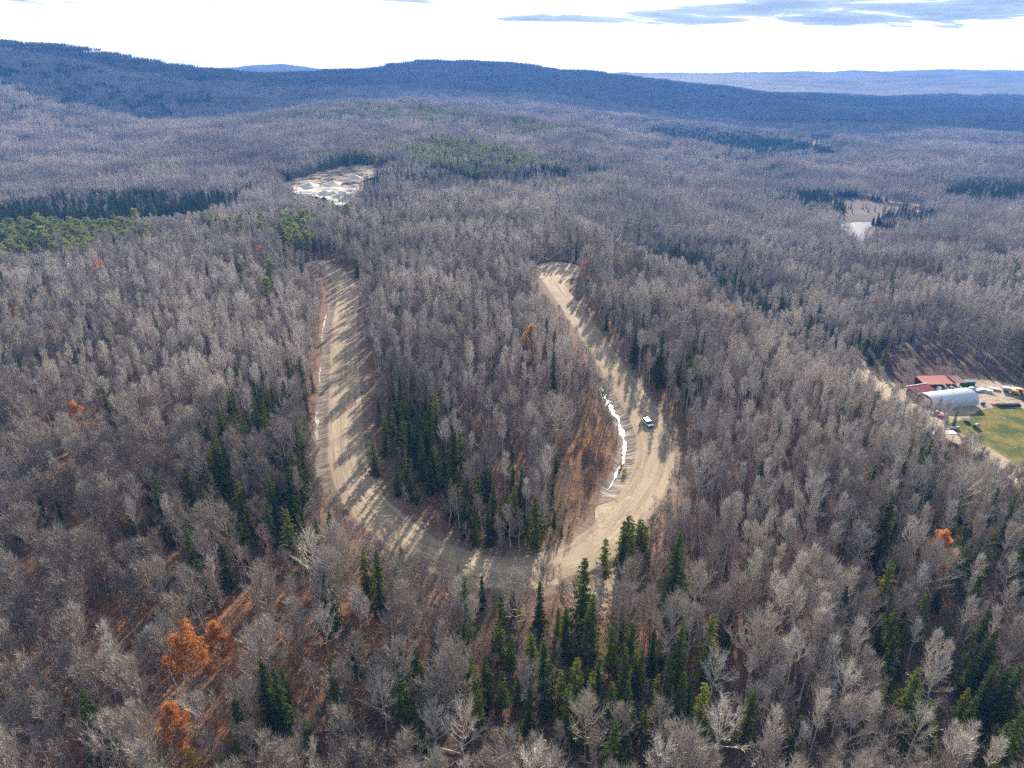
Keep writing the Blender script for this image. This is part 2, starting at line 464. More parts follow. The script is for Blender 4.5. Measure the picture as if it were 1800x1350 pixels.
def build_terrain():
    R = np.concatenate([[0, 20, 36], np.geomspace(48, 13500, 500)])
    A = np.concatenate([np.arange(-180, -62, 6.0), np.arange(-62, 62.01, 0.42), np.arange(66, 180, 6.0)])
    rr, aa = np.meshgrid(R, np.radians(A), indexing='ij')
    X = rr * np.sin(aa); Y = rr * np.cos(aa)
    Z = terrain_h(X, Y)
    nr, na = X.shape
    V = np.stack([X.ravel(), Y.ravel(), Z.ravel()], 1)
    i = np.arange(nr - 1)[:, None]; j = np.arange(na)[None, :]; j2 = (j + 1) % na
    F = np.stack([(i * na + j), ((i + 1) * na + j), ((i + 1) * na + j2), (i * na + j2)], -1).reshape(-1, 4)
    F = F[:, ::-1]
    me = mesh_from('forest_ground', V, F, [terrain_material()], smooth=True)
    x, y = X.ravel(), Y.ravel()
    dd = np.hypot(x, y)
    attr(me, 'orange', np.where(dd < 700, orange_at(x, y), 0.25))
    def soft(P, w):
        m = in_poly(x, y, P).astype(float)
        q = resample(list(P) + [P[0]], 1.5)
        d, _ = seg_dist(x, y, q)
        return np.where(m > 0, np.clip(0.5 + d / w, 0, 1), np.clip(0.5 - d / w, 0, 1))
    attr(me, 'grass', soft(LAWN, 8))
    vd, _ = seg_dist(x, y, VROAD)
    sand = np.maximum.reduce([soft(YARD, 6), soft(PIT, 14), soft(PAD, 12) * 0.64, np.clip(1.3 - vd / 7, 0, 0.9)])
    attr(me, 'sand', sand)
    attr(me, 'bog', np.maximum.reduce([soft(q, 4) * 1.2 for q in TANS] + [soft(MEADOW, 40), soft(WET, 25)]))
    attr(me, 'brush', np.maximum(soft(CLEAR, 12), soft(BOG, 8)))
    attr(me, 'far', np.clip((dd - 700) / 400, 0, 1))
    tag(link('ground', me), kind='structure')


# ------------------------------------------------------------------ dirt road
def road_material():
    m, t = new_mat('road_dirt')
    at = lambda nm: t.n('ShaderNodeAttribute', attribute_name=nm).outputs['Fac']
    s, v = at('across'), at('along')
    geo = t.n('ShaderNodeNewGeometry').outputs['Position']
    puddle = t.ramp(t.noise(geo, 0.28, 4, 0.6), 0.62, 0.70)
    a = t.math('ABSOLUTE', s)
    uv = t.n('ShaderNodeCombineXYZ', i_0=s, i_1=t.math('MULTIPLY', v, 0.035), i_2=0.0).outputs[0]
    tracks = t.math('ADD', t.math('MULTIPLY', t.noise(uv, 0.9, 5, 0.7, 0.6), 0.6), t.math('MULTIPLY', t.noise(t.n('ShaderNodeCombineXYZ', i_0=t.math('MULTIPLY_ADD', t.noise(geo, 0.05, 3, .6), 14.0, s), i_1=t.math('MULTIPLY', v, 0.02), i_2=3.0).outputs[0], 0.55, 4, 0.65), 0.4))
    fine = t.noise(geo, 1.6, 7, 0.75)
    big = t.noise(geo, 0.09, 4, 0.6)
    c = t.mix(t.ramp(tracks, 0.34, 0.66), (0.19, 0.146, 0.10), (0.385, 0.308, 0.215))
    c = t.mix(t.math('MULTIPLY', t.ramp(fine, 0.48, 0.72), 0.5), c, (0.45, 0.375, 0.275))
    c = t.mix(t.math('MULTIPLY', t.ramp(big, 0.46, 0.64), 0.6), c, (0.235, 0.18, 0.125))
    c = t.mix(t.math('MULTIPLY', puddle, 0.65), c, (0.15, 0.115, 0.08))
    grit = t.noise(geo, 4.5, 4, 0.8)
    c = t.mix(t.math('MULTIPLY', t.ramp(grit, 0.52, 0.66), 0.55), c, (0.13, 0.10, 0.07))
    # damp dark verge line, then the grey brown bank and the leaf litter outside
    w1 = t.math('ADD', t.math('ADD', a, t.math('MULTIPLY', t.math('SUBTRACT', 1.0, at('ditch')), 0.5)), t.math('MULTIPLY', t.math('SUBTRACT', fine, 0.5), 1.4))
    ridg = t.n('ShaderNodeCombineXYZ', i_0=t.math('MULTIPLY', s, 0.12), i_1=v, i_2=0.0).outputs[0]
    rn = t.noise(ridg, 0.9, 4, 0.7, 0.3)
    bank = t.mix(t.ramp(rn, 0.38, 0.62), (0.10, 0.08, 0.065), (0.33, 0.28, 0.225))
    lit = t.mix(t.ramp(fine, 0.35, 0.65), (0.075, 0.045, 0.032), (0.20, 0.125, 0.08))
    bank = t.mix(at('ditch'), t.mix(0.35, lit, bank), bank)
    c = t.mix(t.ramp(w1, RW - 0.5, RW + 0.1), c, bank)
    c = t.mix(t.ramp(t.math('ADD', w1, t.math('MULTIPLY', t.math('SUBTRACT', 1.0, at('ditch')), 3.0)), RW + 4.9, RW + 6.3), c, lit)
    finish(t, c, 0.95, t.math('ADD', fine, t.math('MULTIPLY', tracks, 1.5)), 0.8, 0.12, spec=0.1)
    return m


def build_road():
    L = resample([tuple(p) for p in ROAD], 0.7)
    T = np.gradient(L, axis=0); T /= np.linalg.norm(T, axis=1)[:, None]
    N = np.stack([T[:, 1], -T[:, 0]], 1)                         # to the right of travel
    n = len(L)
    along = np.arange(n) * 0.7
    K = 29
    offs = np.array([-15.4, -13.6, -12.2, -11, -10.2, -9.5, -8.8, -8.1, -7.4, -6.8, -6.2, -4.8, -3.4, -2, -.7, .7, 2, 3.4, 4.8, 6.2, 6.8, 7.4, 8.1, 8.8, 9.5, 10.2, 11, 12.2, 13.6, 15.4])
    prof = np.interp(np.abs(offs), [0, 6.2, 7.0, 9.2, 10.4, 13.0, 15.4], [0.12, 0.02, -0.45, -1.05, -1.05, 0.12, -0.35])
    rs = np.random.RandomState(3)
    V, AC, AL = [], [], []
    edge = np.convolve(rs.uniform(-1, 1, n), np.ones(9) / 9, 'same') * 0.9
    edge2 = np.convolve(rs.uniform(-1, 1, n), np.ones(9) / 9, 'same') * 0.9
    rut = np.convolve(rs.uniform(-1, 1, n), np.ones(3) / 3, 'same')
    rut2 = np.convolve(rs.uniform(-1, 1, n), np.ones(3) / 3, 'same')
    for k, s in enumerate(offs):
        wig = np.where(abs(s) > 5.5, edge if s < 0 else edge2, 0) * min(1, (15.4 - abs(s)) / 4)
        p = L + N * (s + wig)[:, None]
        z = np.full(n, prof[k])
        if 6.3 < abs(s) < 12.5:
            z += (rut if s < 0 else rut2) * (0.5 if abs(s) < 9 else 0.06) * np.sin((abs(s) - 6.2) / 6.5 * np.pi)   # rills down the bank
        elif abs(s) < 6:
            z += 0.045 * np.sin(s * 2.4 + 0.6 * np.sin(along * 0.02)) + rs.uniform(-0.02, 0.02, n)
        if abs(s) > 11.5 and abs(s) < 15: z += rs.uniform(-0.12, 0.12, n)
        V.append(np.stack([p[:, 0], p[:, 1], z], 1)); AC.append(np.full(n, s)); AL.append(along)
    V = np.array(V); m = len(offs)
    # the ditch is deep only along the left limb and inside the right bend, elsewhere a shallow leafy swale
    DS = np.zeros((m, n))
    def near_i(px): return int(np.argmin(((L - np.array(flat(*px))) ** 2).sum(1)))
    iA0, iA1, iB0, iB1 = near_i((608, 505)), near_i((620, 840)), near_i((1112, 890)), near_i((1090, 665))
    q = np.arange(n)
    sm = lambda a, b: np.clip((q - a) / 14 + .5, 0, 1) * np.clip((b - q) / 14 + .5, 0, 1)
    for k, s in enumerate(offs):
        DS[k] = np.maximum(sm(iA0, iA1) * (.5 if s > 0 else .12), sm(iB0, iB1) * (1.0 if s < 0 else .12))
        side = V[k, :, 2]
        if abs(s) > 6.3: V[k, :, 2] = np.where(side < 0.1, side * (.22 + .78 * DS[k]), side)
    V[0, :, 2] = V[-1, :, 2] = -0.35
    # beside the turning place, pad and spur the ditch is filled level
    fx, fy = V[:, :, 0], V[:, :, 1]
    fill = (in_poly(fx, fy, TURN) | in_poly(fx, fy, SPUR) | in_poly(fx, fy, PAD)) & (np.abs(offs)[:, None] > 6)
    V[:, :, 2] = np.where(fill, -0.6, V[:, :, 2])
    V[:, :, 2] += base_h(fx, fy) * (np.abs(base_h(fx, fy)) > 0.3)
    i = np.arange(m - 1)[:, None]; j = np.arange(n - 1)[None, :]
    F = np.stack([i * n + j, (i + 1) * n + j, (i + 1) * n + j + 1, i * n + j + 1], -1).reshape(-1, 4)
    me = mesh_from('dirt_road', V.reshape(-1, 3), F, [road_material()], smooth=True)
    attr(me, 'ditch', DS.ravel()); attr(me, 'across', np.repeat(offs, n)); attr(me, 'along', np.tile(along, m))
    tag(link('dirt_road', me), kind='structure')
    return L, N


def sheet(name, P, z, mat, step=1.6, hfun=None, rough=0.25):
    """bumpy polygonal sheet, grid clipped to the outline"""
    B = resample(list(P) + [P[0]], step)
    import mathutils.geometry as mg
    xs = np.arange(P[:, 0].min(), P[:, 0].max(), step); ys = np.arange(P[:, 1].min(), P[:, 1].max(), step)
    gx, gy = np.meshgrid(xs, ys); gx = gx.ravel(); gy = gy.ravel()
    d, _ = seg_dist(gx, gy, B)
    k = in_poly(gx, gy, B) & (d > step * 0.6)
    pts = [Vector((a, b)) for a, b in B] + [Vector((a, b)) for a, b in zip(gx[k], gy[k])]
    edges = [(i, (i + 1) % len(B)) for i in range(len(B))]
    vo, eo, fo, _, _, _ = mg.delaunay_2d_cdt(pts, edges, [], 1, 1e-4)
    V = np.array([(v[0], v[1]) for v in vo])
    z0 = hfun(V[:, 0], V[:, 1]) if hfun is not None else np.zeros(len(V))
    dd, _ = seg_dist(V[:, 0], V[:, 1], B)
    zz = z0 + z + np.where(dd < 0.3, -0.1, 0)
    me = mesh_from(name, np.column_stack([V, zz]), [f for f in fo if len(f) > 2], [mat], smooth=True)
    o = link(name, me)
    return tag(o, kind='structure')


def dirt_mat(name, lo, hi, orange=0.0):
    m, t = new_mat(name)
    geo = t.n('ShaderNodeNewGeometry').outputs['Position']
    f = t.noise(geo, 1.5, 7, 0.75); b = t.noise(geo, 0.22, 4, 0.6, 0.8)
    c = t.mix(t.ramp(b, 0.35, 0.65), lo, hi)
    c = t.mix(t.math('MULTIPLY', t.ramp(f, 0.42, 0.7), 0.6), c, tuple(v * 1.2 for v in hi))
    if orange: c = t.mix(t.math('MULTIPLY', t.ramp(t.noise(geo, 0.6, 5, 0.7), 0.45, 0.62), orange), c, (0.36, 0.19, 0.10))
    finish(t, c, 0.95, f, 0.8, 0.2, spec=0.1)
    return m


def water_mat(name, col=(0.02, 0.025, 0.03), rough=0.06, ice=0.0):
    m, t = new_mat(name)
    geo = t.n('ShaderNodeNewGeometry').outputs['Position']
    n = t.noise(geo, 1.3, 3, 0.5)
    c = t.mix(t.ramp(t.noise(geo, 0.7, 4, 0.6), 0.4, 0.6), col, tuple(v + ice for v in col))
    b = finish(t, c, rough, n, 0.06, 0.05, spec=0.5)
    b.inputs['IOR'].default_value = 1.33
    return m


def ribbon(name, pts, widths, z, mat, jit=0.3, seed=0, hfun=None):
    L = resample(pts, 0.6); n = len(L)
    rs = np.random.RandomState(seed)
    w = np.interp(np.linspace(0, 1, n), np.linspace(0, 1, len(widths)), widths)
    T = np.gradient(L, axis=0); T /= np.linalg.norm(T, axis=1)[:, None] + 1e-9
    N = np.stack([T[:, 1], -T[:, 0]], 1)
    e1 = np.convolve(rs.uniform(-1, 1, n), np.ones(4) / 4, 'same') * jit * 2
    e2 = np.convolve(rs.uniform(-1, 1, n), np.ones(4) / 4, 'same') * jit * 2
    a = L + N * np.maximum(0.05, w / 2 + e1 * w)[:, None]; b = L - N * np.maximum(0.05, w / 2 + e2 * w)[:, None]
    za = z + (hfun(a[:, 0], a[:, 1]) if hfun else 0); zb = z + (hfun(b[:, 0], b[:, 1]) if hfun else 0)
    V = np.concatenate([np.column_stack([a, np.full(n, za) if np.isscalar(za) else za]), np.column_stack([b, np.full(n, zb) if np.isscalar(zb) else zb])])
    F = np.array([(i, i + 1, n + i + 1, n + i) for i in range(n - 1)])
    return tag(link(name, mesh_from(name, V, F, [mat])), kind='structure')


build_terrain()
RL, RN = build_road()
tan = dirt_mat('turning_place_dirt', (0.24, 0.188, 0.13), (0.39, 0.315, 0.225))
sheet('turning_place', TURN, 0.10, tan, hfun=base_h)
sheet('road_spur', SPUR, 0.07, tan, hfun=base_h)
wm = water_mat('ditch_water', (0.10, 0.10, 0.10), 0.22)
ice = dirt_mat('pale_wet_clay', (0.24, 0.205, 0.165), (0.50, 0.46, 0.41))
# water standing in the ditches, (side, start row, end row) found along the road by pixel rows
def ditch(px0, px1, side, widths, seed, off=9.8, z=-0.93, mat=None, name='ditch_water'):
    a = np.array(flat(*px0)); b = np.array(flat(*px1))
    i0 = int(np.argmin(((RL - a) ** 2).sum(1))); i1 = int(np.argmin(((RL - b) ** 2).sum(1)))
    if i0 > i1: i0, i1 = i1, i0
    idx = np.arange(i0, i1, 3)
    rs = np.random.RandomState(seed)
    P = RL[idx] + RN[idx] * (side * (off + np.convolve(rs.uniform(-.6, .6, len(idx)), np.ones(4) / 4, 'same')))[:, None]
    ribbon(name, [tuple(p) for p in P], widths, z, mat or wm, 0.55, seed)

ditch((1092, 668), (1118, 872), -1, [.2, .8, .5, 1.0, .7, 1.3, 1.5, .7], 5, off=10.0, z=-.84)
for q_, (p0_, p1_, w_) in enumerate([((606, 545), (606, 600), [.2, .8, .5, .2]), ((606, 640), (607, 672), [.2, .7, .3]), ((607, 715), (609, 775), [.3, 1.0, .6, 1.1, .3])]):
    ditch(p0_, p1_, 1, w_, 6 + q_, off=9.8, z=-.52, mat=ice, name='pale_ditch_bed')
ditch((640, 575), (642, 602), -1, [.4, 1.6, 2.2, .8], 7, off=9.2, z=-.27)

# pond in the valley and a glint beyond
pw = water_mat('pond_water', (0.015, 0.02, 0.03), 0.36)
sheet('pond', POND, PONDZ + 0.15, pw, step=4)
P2 = np.array([flat(p[0], p[1], PONDZ) for p in [(1563, 374), (1572, 373.4), (1577, 375), (1570, 376.5)]])
sheet('pond', P2, PONDZ + .9, pw, step=4)

# sand and gravel pit on the hillside
def pit_mat():
    m, t = new_mat('pit_sand')
    geo = t.n('ShaderNodeNewGeometry').outputs['Position']
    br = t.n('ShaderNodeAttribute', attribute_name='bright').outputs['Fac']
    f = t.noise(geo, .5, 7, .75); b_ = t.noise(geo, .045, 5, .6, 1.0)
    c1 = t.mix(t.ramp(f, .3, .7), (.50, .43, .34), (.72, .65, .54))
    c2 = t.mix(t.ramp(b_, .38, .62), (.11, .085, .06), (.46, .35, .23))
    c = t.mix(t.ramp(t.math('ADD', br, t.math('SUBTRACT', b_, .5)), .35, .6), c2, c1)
    finish(t, c, .95, f, .8, .5, spec=.1)
    return m
pm = pit_mat()
def pit_h(x, y):
    rid = np.abs(wav(x * .55, y * 1.6, 26, 4)); lm = wav(x, y, 17, 3)
    return base_h(x, y) + 2.2 - 3.6 * np.clip(rid, 0, 1) + 1.1 * lm
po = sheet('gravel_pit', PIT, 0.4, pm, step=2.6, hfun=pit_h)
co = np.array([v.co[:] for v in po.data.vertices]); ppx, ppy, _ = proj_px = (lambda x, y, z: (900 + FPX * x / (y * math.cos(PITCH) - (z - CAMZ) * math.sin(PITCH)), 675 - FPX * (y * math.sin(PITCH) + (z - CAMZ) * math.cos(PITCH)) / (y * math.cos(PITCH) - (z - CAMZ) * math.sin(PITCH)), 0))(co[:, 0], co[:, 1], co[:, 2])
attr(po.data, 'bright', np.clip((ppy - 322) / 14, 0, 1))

# ------------------------------------------------------------------ trees
MAT = {
    'maple': bark_mat('maple_bark', (0.20, 0.168, 0.14), (0.45, 0.395, 0.335)),
    'pale': bark_mat('pale_bark', (0.42, 0.385, 0.335), (0.62, 0.575, 0.51)),
    'aspen': bark_mat('aspen_bark', (0.30, 0.268, 0.238), (0.62, 0.565, 0.50)),
    'birch': bark_mat('birch_bark', (0.42, 0.39, 0.35), (0.64, 0.61, 0.56)),
    'birch_twig': bark_mat('birch_twig', (0.20, 0.15, 0.135), (0.36, 0.30, 0.27)),
    'dark': bark_mat('conifer_bark', (0.10, 0.075, 0.06), (0.20, 0.16, 0.13)),
    'spruce': leaf_mat('spruce_needle', (0.022, 0.046, 0.014), (0.115, 0.145, 0.026), 0.4),
    'fir': leaf_mat('fir_needle', (0.045, 0.08, 0.014), (0.20, 0.21, 0.03), 0.4),
    'pine': leaf_mat('pine_needle', (0.15, 0.18, 0.045), (0.38, 0.40, 0.12), 0.4),
    'rust': leaf_mat('rust_leaf', (0.32, 0.12, 0.035), (0.66, 0.30, 0.09), 0.45, 1.2),
    'gold': leaf_mat('gold_leaf', (0.30, 0.24, 0.035), (0.50, 0.36, 0.06), 0.4, 1.2),
    'brush': bark_mat('brush_twig', (0.13, 0.085, 0.07), (0.28, 0.205, 0.165)),
    'sapling': bark_mat('sapling_twig', (0.24, 0.19, 0.16), (0.40, 0.33, 0.28)),
}


class Geo:
    """collects open tapered tubes and slivers"""
    def __init__(s): s.V = []; s.F = []; s.M = []
    def tube(s, pts, rads, sides=4, m=0):
        base = len(s.V)
        for k, (p, r) in enumerate(zip(pts, rads)):
            d = (pts[min(k + 1, len(pts) - 1)] - pts[max(k - 1, 0)])
            d = d / (np.linalg.norm(d) + 1e-9)
            u = np.cross(d, (0.31, 0.95, 0.05)); u /= np.linalg.norm(u) + 1e-9
            w = np.cross(d, u)
            for q in range(sides):
                a = 2 * math.pi * q / sides
                s.V.append(p + (u * math.cos(a) + w * math.sin(a)) * r)
        for k in range(len(pts) - 1):
            for q in range(sides):
                q2 = (q + 1) % sides
                a, b, c, d = base + k * sides + q, base + k * sides + q2, base + (k + 1) * sides + q2, base + (k + 1) * sides + q
                s.F += [(a, b, c), (a, c, d)]; s.M += [m, m]
    def sliver(s, p0, p1, w, rng, m=0, flat=None):
        d = p1 - p0
        if flat is None:
            a = np.array([rng.gauss(0, 1), rng.gauss(0, 1), rng.gauss(0, 1)])
        else: a = flat
        u = np.cross(d, a); u /= np.linalg.norm(u) + 1e-9
        b = len(s.V)
        s.V += [p0 - u * w / 2, p0 + u * w / 2, p1]; s.F.append((b, b + 1, b + 2)); s.M.append(m)
    def leaf(s, p, sz, rng, m=0):
        a = np.array([rng.gauss(0, 1) for _ in range(3)]); a /= np.linalg.norm(a) + 1e-9
        b = np.cross(a, [rng.gauss(0, 1) for _ in range(3)]); b /= np.linalg.norm(b) + 1e-9
        k = len(s.V)
        s.V += [p - a * sz * .6, p + b * sz * .4, p + a * sz * .6]; s.F.append((k, k + 1, k + 2)); s.M.append(m)
    def add(s, o, off=(0, 0, 0), rz=0.0, sc=1.0, mo=0):
        b = len(s.V); c, n = math.cos(rz), math.sin(rz)
        A = np.array(o.V) * sc
        A = np.column_stack([A[:, 0] * c - A[:, 1] * n, A[:, 0] * n + A[:, 1] * c, A[:, 2]]) + np.array(off)
        s.V += list(A); s.F += [(x + b, y + b, z + b) for x, y, z in o.F]; s.M += [mm + mo for mm in o.M]
    def mesh(s, name, mats):
        return mesh_from(name, np.array(s.V), np.array(s.F), mats, s.M)


def v3(*a): return np.array(a, float)
def rot_about(d, ang, rng):
    """tilt direction d by ang in a random plane"""
    a = np.array([rng.gauss(0, 1) for _ in range(3)]); u = np.cross(d, a); u /= np.linalg.norm(u) + 1e-9
    return d * math.cos(ang) + u * math.sin(ang)


def bare_tree(seed, H=17, cs=.35, n1=16, spread=4.5, el0=25, el1=75, n2=8, n3=5, n4=3, tw=.035, r0=None, lean=.04, kink=.3, up=.15, tlm=1.0):
    rng = random.Random(seed); T = Geo(); C = Geo(); tips = []
    r0 = r0 or 0.0105 * H
    lx, ly = rng.uniform(-lean, lean) * H, rng.uniform(-lean, lean) * H
    tp = []
    nseg = 8
    for k in range(nseg + 1):
        f = k / nseg
        tp.append(v3(lx * f + rng.uniform(-kink, kink) * (f > 0) * .6, ly * f + rng.uniform(-kink, kink) * (f > 0) * .6, f * H * .93 - (0.4 if k == 0 else 0)))
    T.tube(tp, [r0 * (1.15 if k == 0 else 1) * (1 - .88 * (k / nseg) ** .9) for k in range(nseg + 1)], 6)
    tp = np.array(tp)
    def at(f):
        q = f * nseg; i = min(int(q), nseg - 1); return tp[i] + (tp[i + 1] - tp[i]) * (q - i)
    az = rng.uniform(0, 6.28)
    for i in range(n1):
        f = cs + (0.985 - cs) * (i + rng.uniform(0, .7)) / n1
        az += 2.4 + rng.uniform(-.5, .5)
        g = (f - cs) / (1 - cs)
        el = math.radians(el0 + (el1 - el0) * g + rng.uniform(-9, 9))
        Ln = spread * (0.62 + .55 * math.sin(min(1, g * 1.15 + .12) * math.pi * .72)) * (1 - .50 * g) * rng.uniform(.75, 1.2)
        d = v3(math.cos(az) * math.cos(el), math.sin(az) * math.cos(el), math.sin(el))
        p = at(f); P = [p]
        for k in range(3):
            d = d + v3(rng.uniform(-.16, .16), rng.uniform(-.16, .16), .20 + rng.uniform(-.06, .1)); d /= np.linalg.norm(d)
            p = p + d * Ln / 3; P.append(p)
        rr = r0 * (1 - .8 * f) * .6 + .03
        C.tube(P, [rr, rr * .72, rr * .45, rr * .15], 3)
        P = np.array(P)
        for j in range(n2):
            q = (0.22 + .78 * (j + rng.random()) / n2) * 3; a = min(int(q), 2); sp = P[a] + (P[a + 1] - P[a]) * (q - a)
            sd = rot_about(P[a + 1] - P[a], rng.uniform(.4, .85), rng); sd /= np.linalg.norm(sd); sd[2] += .18
            sl = Ln * .42 * (1.15 - .6 * q / 3) * rng.uniform(.7, 1.2)
            mid = sp + sd * sl * .5; sd2 = sd + v3(rng.uniform(-.25, .25), rng.uniform(-.25, .25), .18); sd2 /= np.linalg.norm(sd2)
            end = mid + sd2 * sl * .5
            C.tube([sp, mid, end], [rr * .5, rr * .36, .02], 3)
            for k in range(n3):
                u = rng.uniform(.15, 1)
                tp_ = sp + (mid - sp) * u * 2 if u < .5 else mid + (end - mid) * (u - .5) * 2
                td = rot_about(sd2, rng.uniform(.25, .8), rng); td /= np.linalg.norm(td); td[2] += up; td /= np.linalg.norm(td)
                tl = rng.uniform(.5, 1.2) * (.55 + spread * .11) * tlm
                te = tp_ + td * tl
                C.sliver(tp_, te, tw, rng)
                tips.append(te)
                for w in range(n4):
                    s0 = tp_ + td * tl * rng.uniform(.15, .8)
                    C.sliver(s0, s0 + (rot_about(td, rng.uniform(.25, .6), rng) + v3(0, 0, up * .6)) * tl * rng.uniform(.4, .75), tw * .7, rng)
    return T, C, tips


def spruce(seed, H=13, R=2.3, cs=.06, step=.36, dens=8, droop=.35, pw=.85, blade=.34):
    rng = random.Random(seed); T = Geo(); C = Geo()
    T.tube([v3(0, 0, -.4), v3(rng.uniform(-.1, .1), 0, H * .5), v3(rng.uniform(-.1, .1), rng.uniform(-.1, .1), H)], [.011 * H, .007 * H, .012], 6)
    z = H * cs; az = 0
    gap = [rng.uniform(0.5, 1.2) for _ in range(9)]; bite = [(rng.uniform(.1, .85), rng.uniform(.3, .75)) for _ in range(3)]
    while z < H * .985:
        f = z / H
        n = max(3, int(dens * (1 - f * .55)))
        for k in range(n):
            az += 2.399 + rng.uniform(-.2, .2)
            L = R * (1 - f) ** pw * gap[int((az % 6.28) / .7) % 9] * rng.uniform(.55, 1.2) * (bite[k % 3][1] if abs(f - bite[k % 3][0]) < .07 else 1) + .12
            dr = -droop * (1 - f) + .28 * f + rng.uniform(-.1, .1)
            d = v3(math.cos(az), math.sin(az), dr); s = v3(-math.sin(az), math.cos(az), 0)
            p0 = v3(0, 0, z + rng.uniform(-.15, .15)); p1 = p0 + d * L * .72; p2 = p1 + (d + v3(0, 0, .22)) * L * .28
            C.sliver(p0, p2, blade * .55, rng, 0, flat=v3(0, 0, 1) + s * rng.uniform(-.5, .5))
            nb = 2 + int(L * 2.0)
            for b in range(nb):
                u = (b + rng.uniform(.2, 1)) / nb
                q = p0 + (p2 - p0) * u
                for sg in (-1, 1):
                    e = q + (d * .65 + s * sg * rng.uniform(.5, .9)) * (.28 + L * .24 * (1 - u * .6)) + v3(0, 0, rng.uniform(-.3, .02))
                    C.sliver(q, e, blade * rng.uniform(.7, 1.2), rng, 0, flat=v3(rng.uniform(-.6, .6), rng.uniform(-.6, .6), 1))
        z += step * rng.uniform(.8, 1.2)
    return T, C


def pine(seed, H=17, R=3.4, cs=.3, n1=26):
    rng = random.Random(seed); T = Geo(); C = Geo()
    T.tube([v3(0, 0, -.4), v3(rng.uniform(-.3, .3), 0, H * .5), v3(rng.uniform(-.3, .3), rng.uniform(-.3, .3), H * .97)], [.012 * H, .008 * H, .03], 6)
    az = 0
    for i in range(n1):
        g = (i + rng.random()) / n1; z = H * (cs + (1 - cs) * g * .97)
        az += 2.4 + rng.uniform(-.5, .5)
        L = R * (1 - g ** 1.9 * .8) * rng.uniform(.55, 1.15)
        d = v3(math.cos(az), math.sin(az), .12 + .5 * g + rng.uniform(-.1, .15))
        p0 = v3(0, 0, z); p1 = p0 + d * L * .6; p2 = p1 + (d + v3(0, 0, .35)) * L * .4
        C.tube([p0, p1, p2], [.06, .04, .015], 3, 1)
        for k in range(9):
            u = rng.uniform(.3, 1.05); q = p0 + (p2 - p0) * u + v3(rng.gauss(0, .32), rng.gauss(0, .32), rng.gauss(.12, .2))
            for w in range(13):
                dd = v3(rng.gauss(0, 1), rng.gauss(0, 1), rng.gauss(.45, .7)); dd /= np.linalg.norm(dd)
                C.sliver(q, q + dd * rng.uniform(.4, .85), .30, rng, 0)
    return T, C


def leafy(seed, lm=1, n=2600, **kw):
    """bare skeleton that still holds its dead leaves"""
    T, C, tips = bare_tree(seed, **kw)
    rng = random.Random(seed + 5); Lf = Geo()
    for k in range(n):
        p = tips[rng.randrange(len(tips))] + v3(rng.gauss(0, .22), rng.gauss(0, .22), rng.gauss(-.05, .2))
        Lf.leaf(p, rng.uniform(.28, .5), rng)
    return T, C, Lf


def brush(seed, n=60, R=2.4, h=2.2, w=.035):
    rng = random.Random(seed); G = Geo()
    for k in range(n):
        a = rng.uniform(0, 6.28); r = R * math.sqrt(rng.random()); p = v3(r * math.cos(a), r * math.sin(a), -.1)
        d = v3(rng.gauss(0, .3), rng.gauss(0, .3), 1); L = h * rng.uniform(.4, 1.2)
        e = p + d * L; G.sliver(p, e, w * 1.4, rng)
        for q in range(5):
            s0 = p + d * L * rng.uniform(.25, .95); G.sliver(s0, s0 + (d * .5 + v3(rng.gauss(0, .45), rng.gauss(0, .45), .3)) * L * .35, w, rng)
    return G


# ---- prototypes: (trunk, crown, extra) with materials
PROTO = {}                                   # key -> list of dict(trunk=me, crown=me, foliage=me or None, whole=me)


def add_proto(key, T, C, mt, mc, Lf=None, ml=None, mc2=None):
    mcs = [MAT[mc]] + ([MAT[mc2]] if mc2 else [])
    d = dict(trunk=T.mesh(key + '_trunk', [MAT[mt]]), crown=C.mesh(key + '_crown', mcs), foliage=None)
    G = Geo(); G.add(T); G.add(C, mo=1); mats = [MAT[mt]] + mcs
    if Lf is not None:
        d['foliage'] = Lf.mesh(key + '_foliage', [MAT[ml]]); G.add(Lf, mo=len(mats)); mats.append(MAT[ml])
    d['whole'] = G.mesh(key, mats)
    PROTO.setdefault(key, []).append(d)


for s in range(6):
    T, C, _ = bare_tree(100 + s, H=14.5 + 1.5 * (s % 4), cs=.30 + .04 * (s % 3), n1=15 + s % 3, spread=4.9 + .8 * (s % 3), n2=9, n3=4, n4=3, tw=.085, up=.3, tlm=1.35)
    add_proto('maple', T, C, 'maple', 'maple')
for s in range(4):
    T, C, _ = bare_tree(200 + s, H=17 + s % 2, cs=.36, n1=17, spread=7.0, el0=18, el1=70, n2=9, n3=4, n4=2, tw=.09, up=.2, tlm=1.3, r0=.24, kink=.5)
    add_proto('pale', T, C, 'pale', 'pale')
for s in range(6):
    T, C, _ = bare_tree(300 + s, H=18 + s % 3, cs=.56 + .05 * (s % 3), n1=14, spread=2.4 + .4 * (s % 3), el0=42, el1=82, n2=6, n3=4, n4=2, tw=.07, up=.75, tlm=1.7, r0=.2, lean=.06)
    add_proto('aspen', T, C, 'aspen', 'aspen')
for s in range(5):
    T, C, _ = bare_tree(400 + s, H=15 + s % 3, cs=.45, n1=14, spread=3.3, el0=35, el1=78, n2=6, n3=4, n4=2, tw=.065, up=.45, tlm=1.5, r0=.18, lean=.12, kink=.4)
    add_proto('birch', T, C, 'birch', 'birch_twig')
for s in range(4):
    T, C, _ = bare_tree(450 + s, H=7 + s, cs=.25, n1=9, spread=1.8, el0=40, el1=80, n2=5, n3=3, n4=1, tw=.07, r0=.06)
    add_proto('sapling', T, C, 'sapling', 'sapling')
for s in range(5):
    T, C = spruce(500 + s, H=12 + s * 1.1, R=2.1 + .15 * s, dens=8)
    add_proto('spruce', T, C, 'dark', 'spruce')
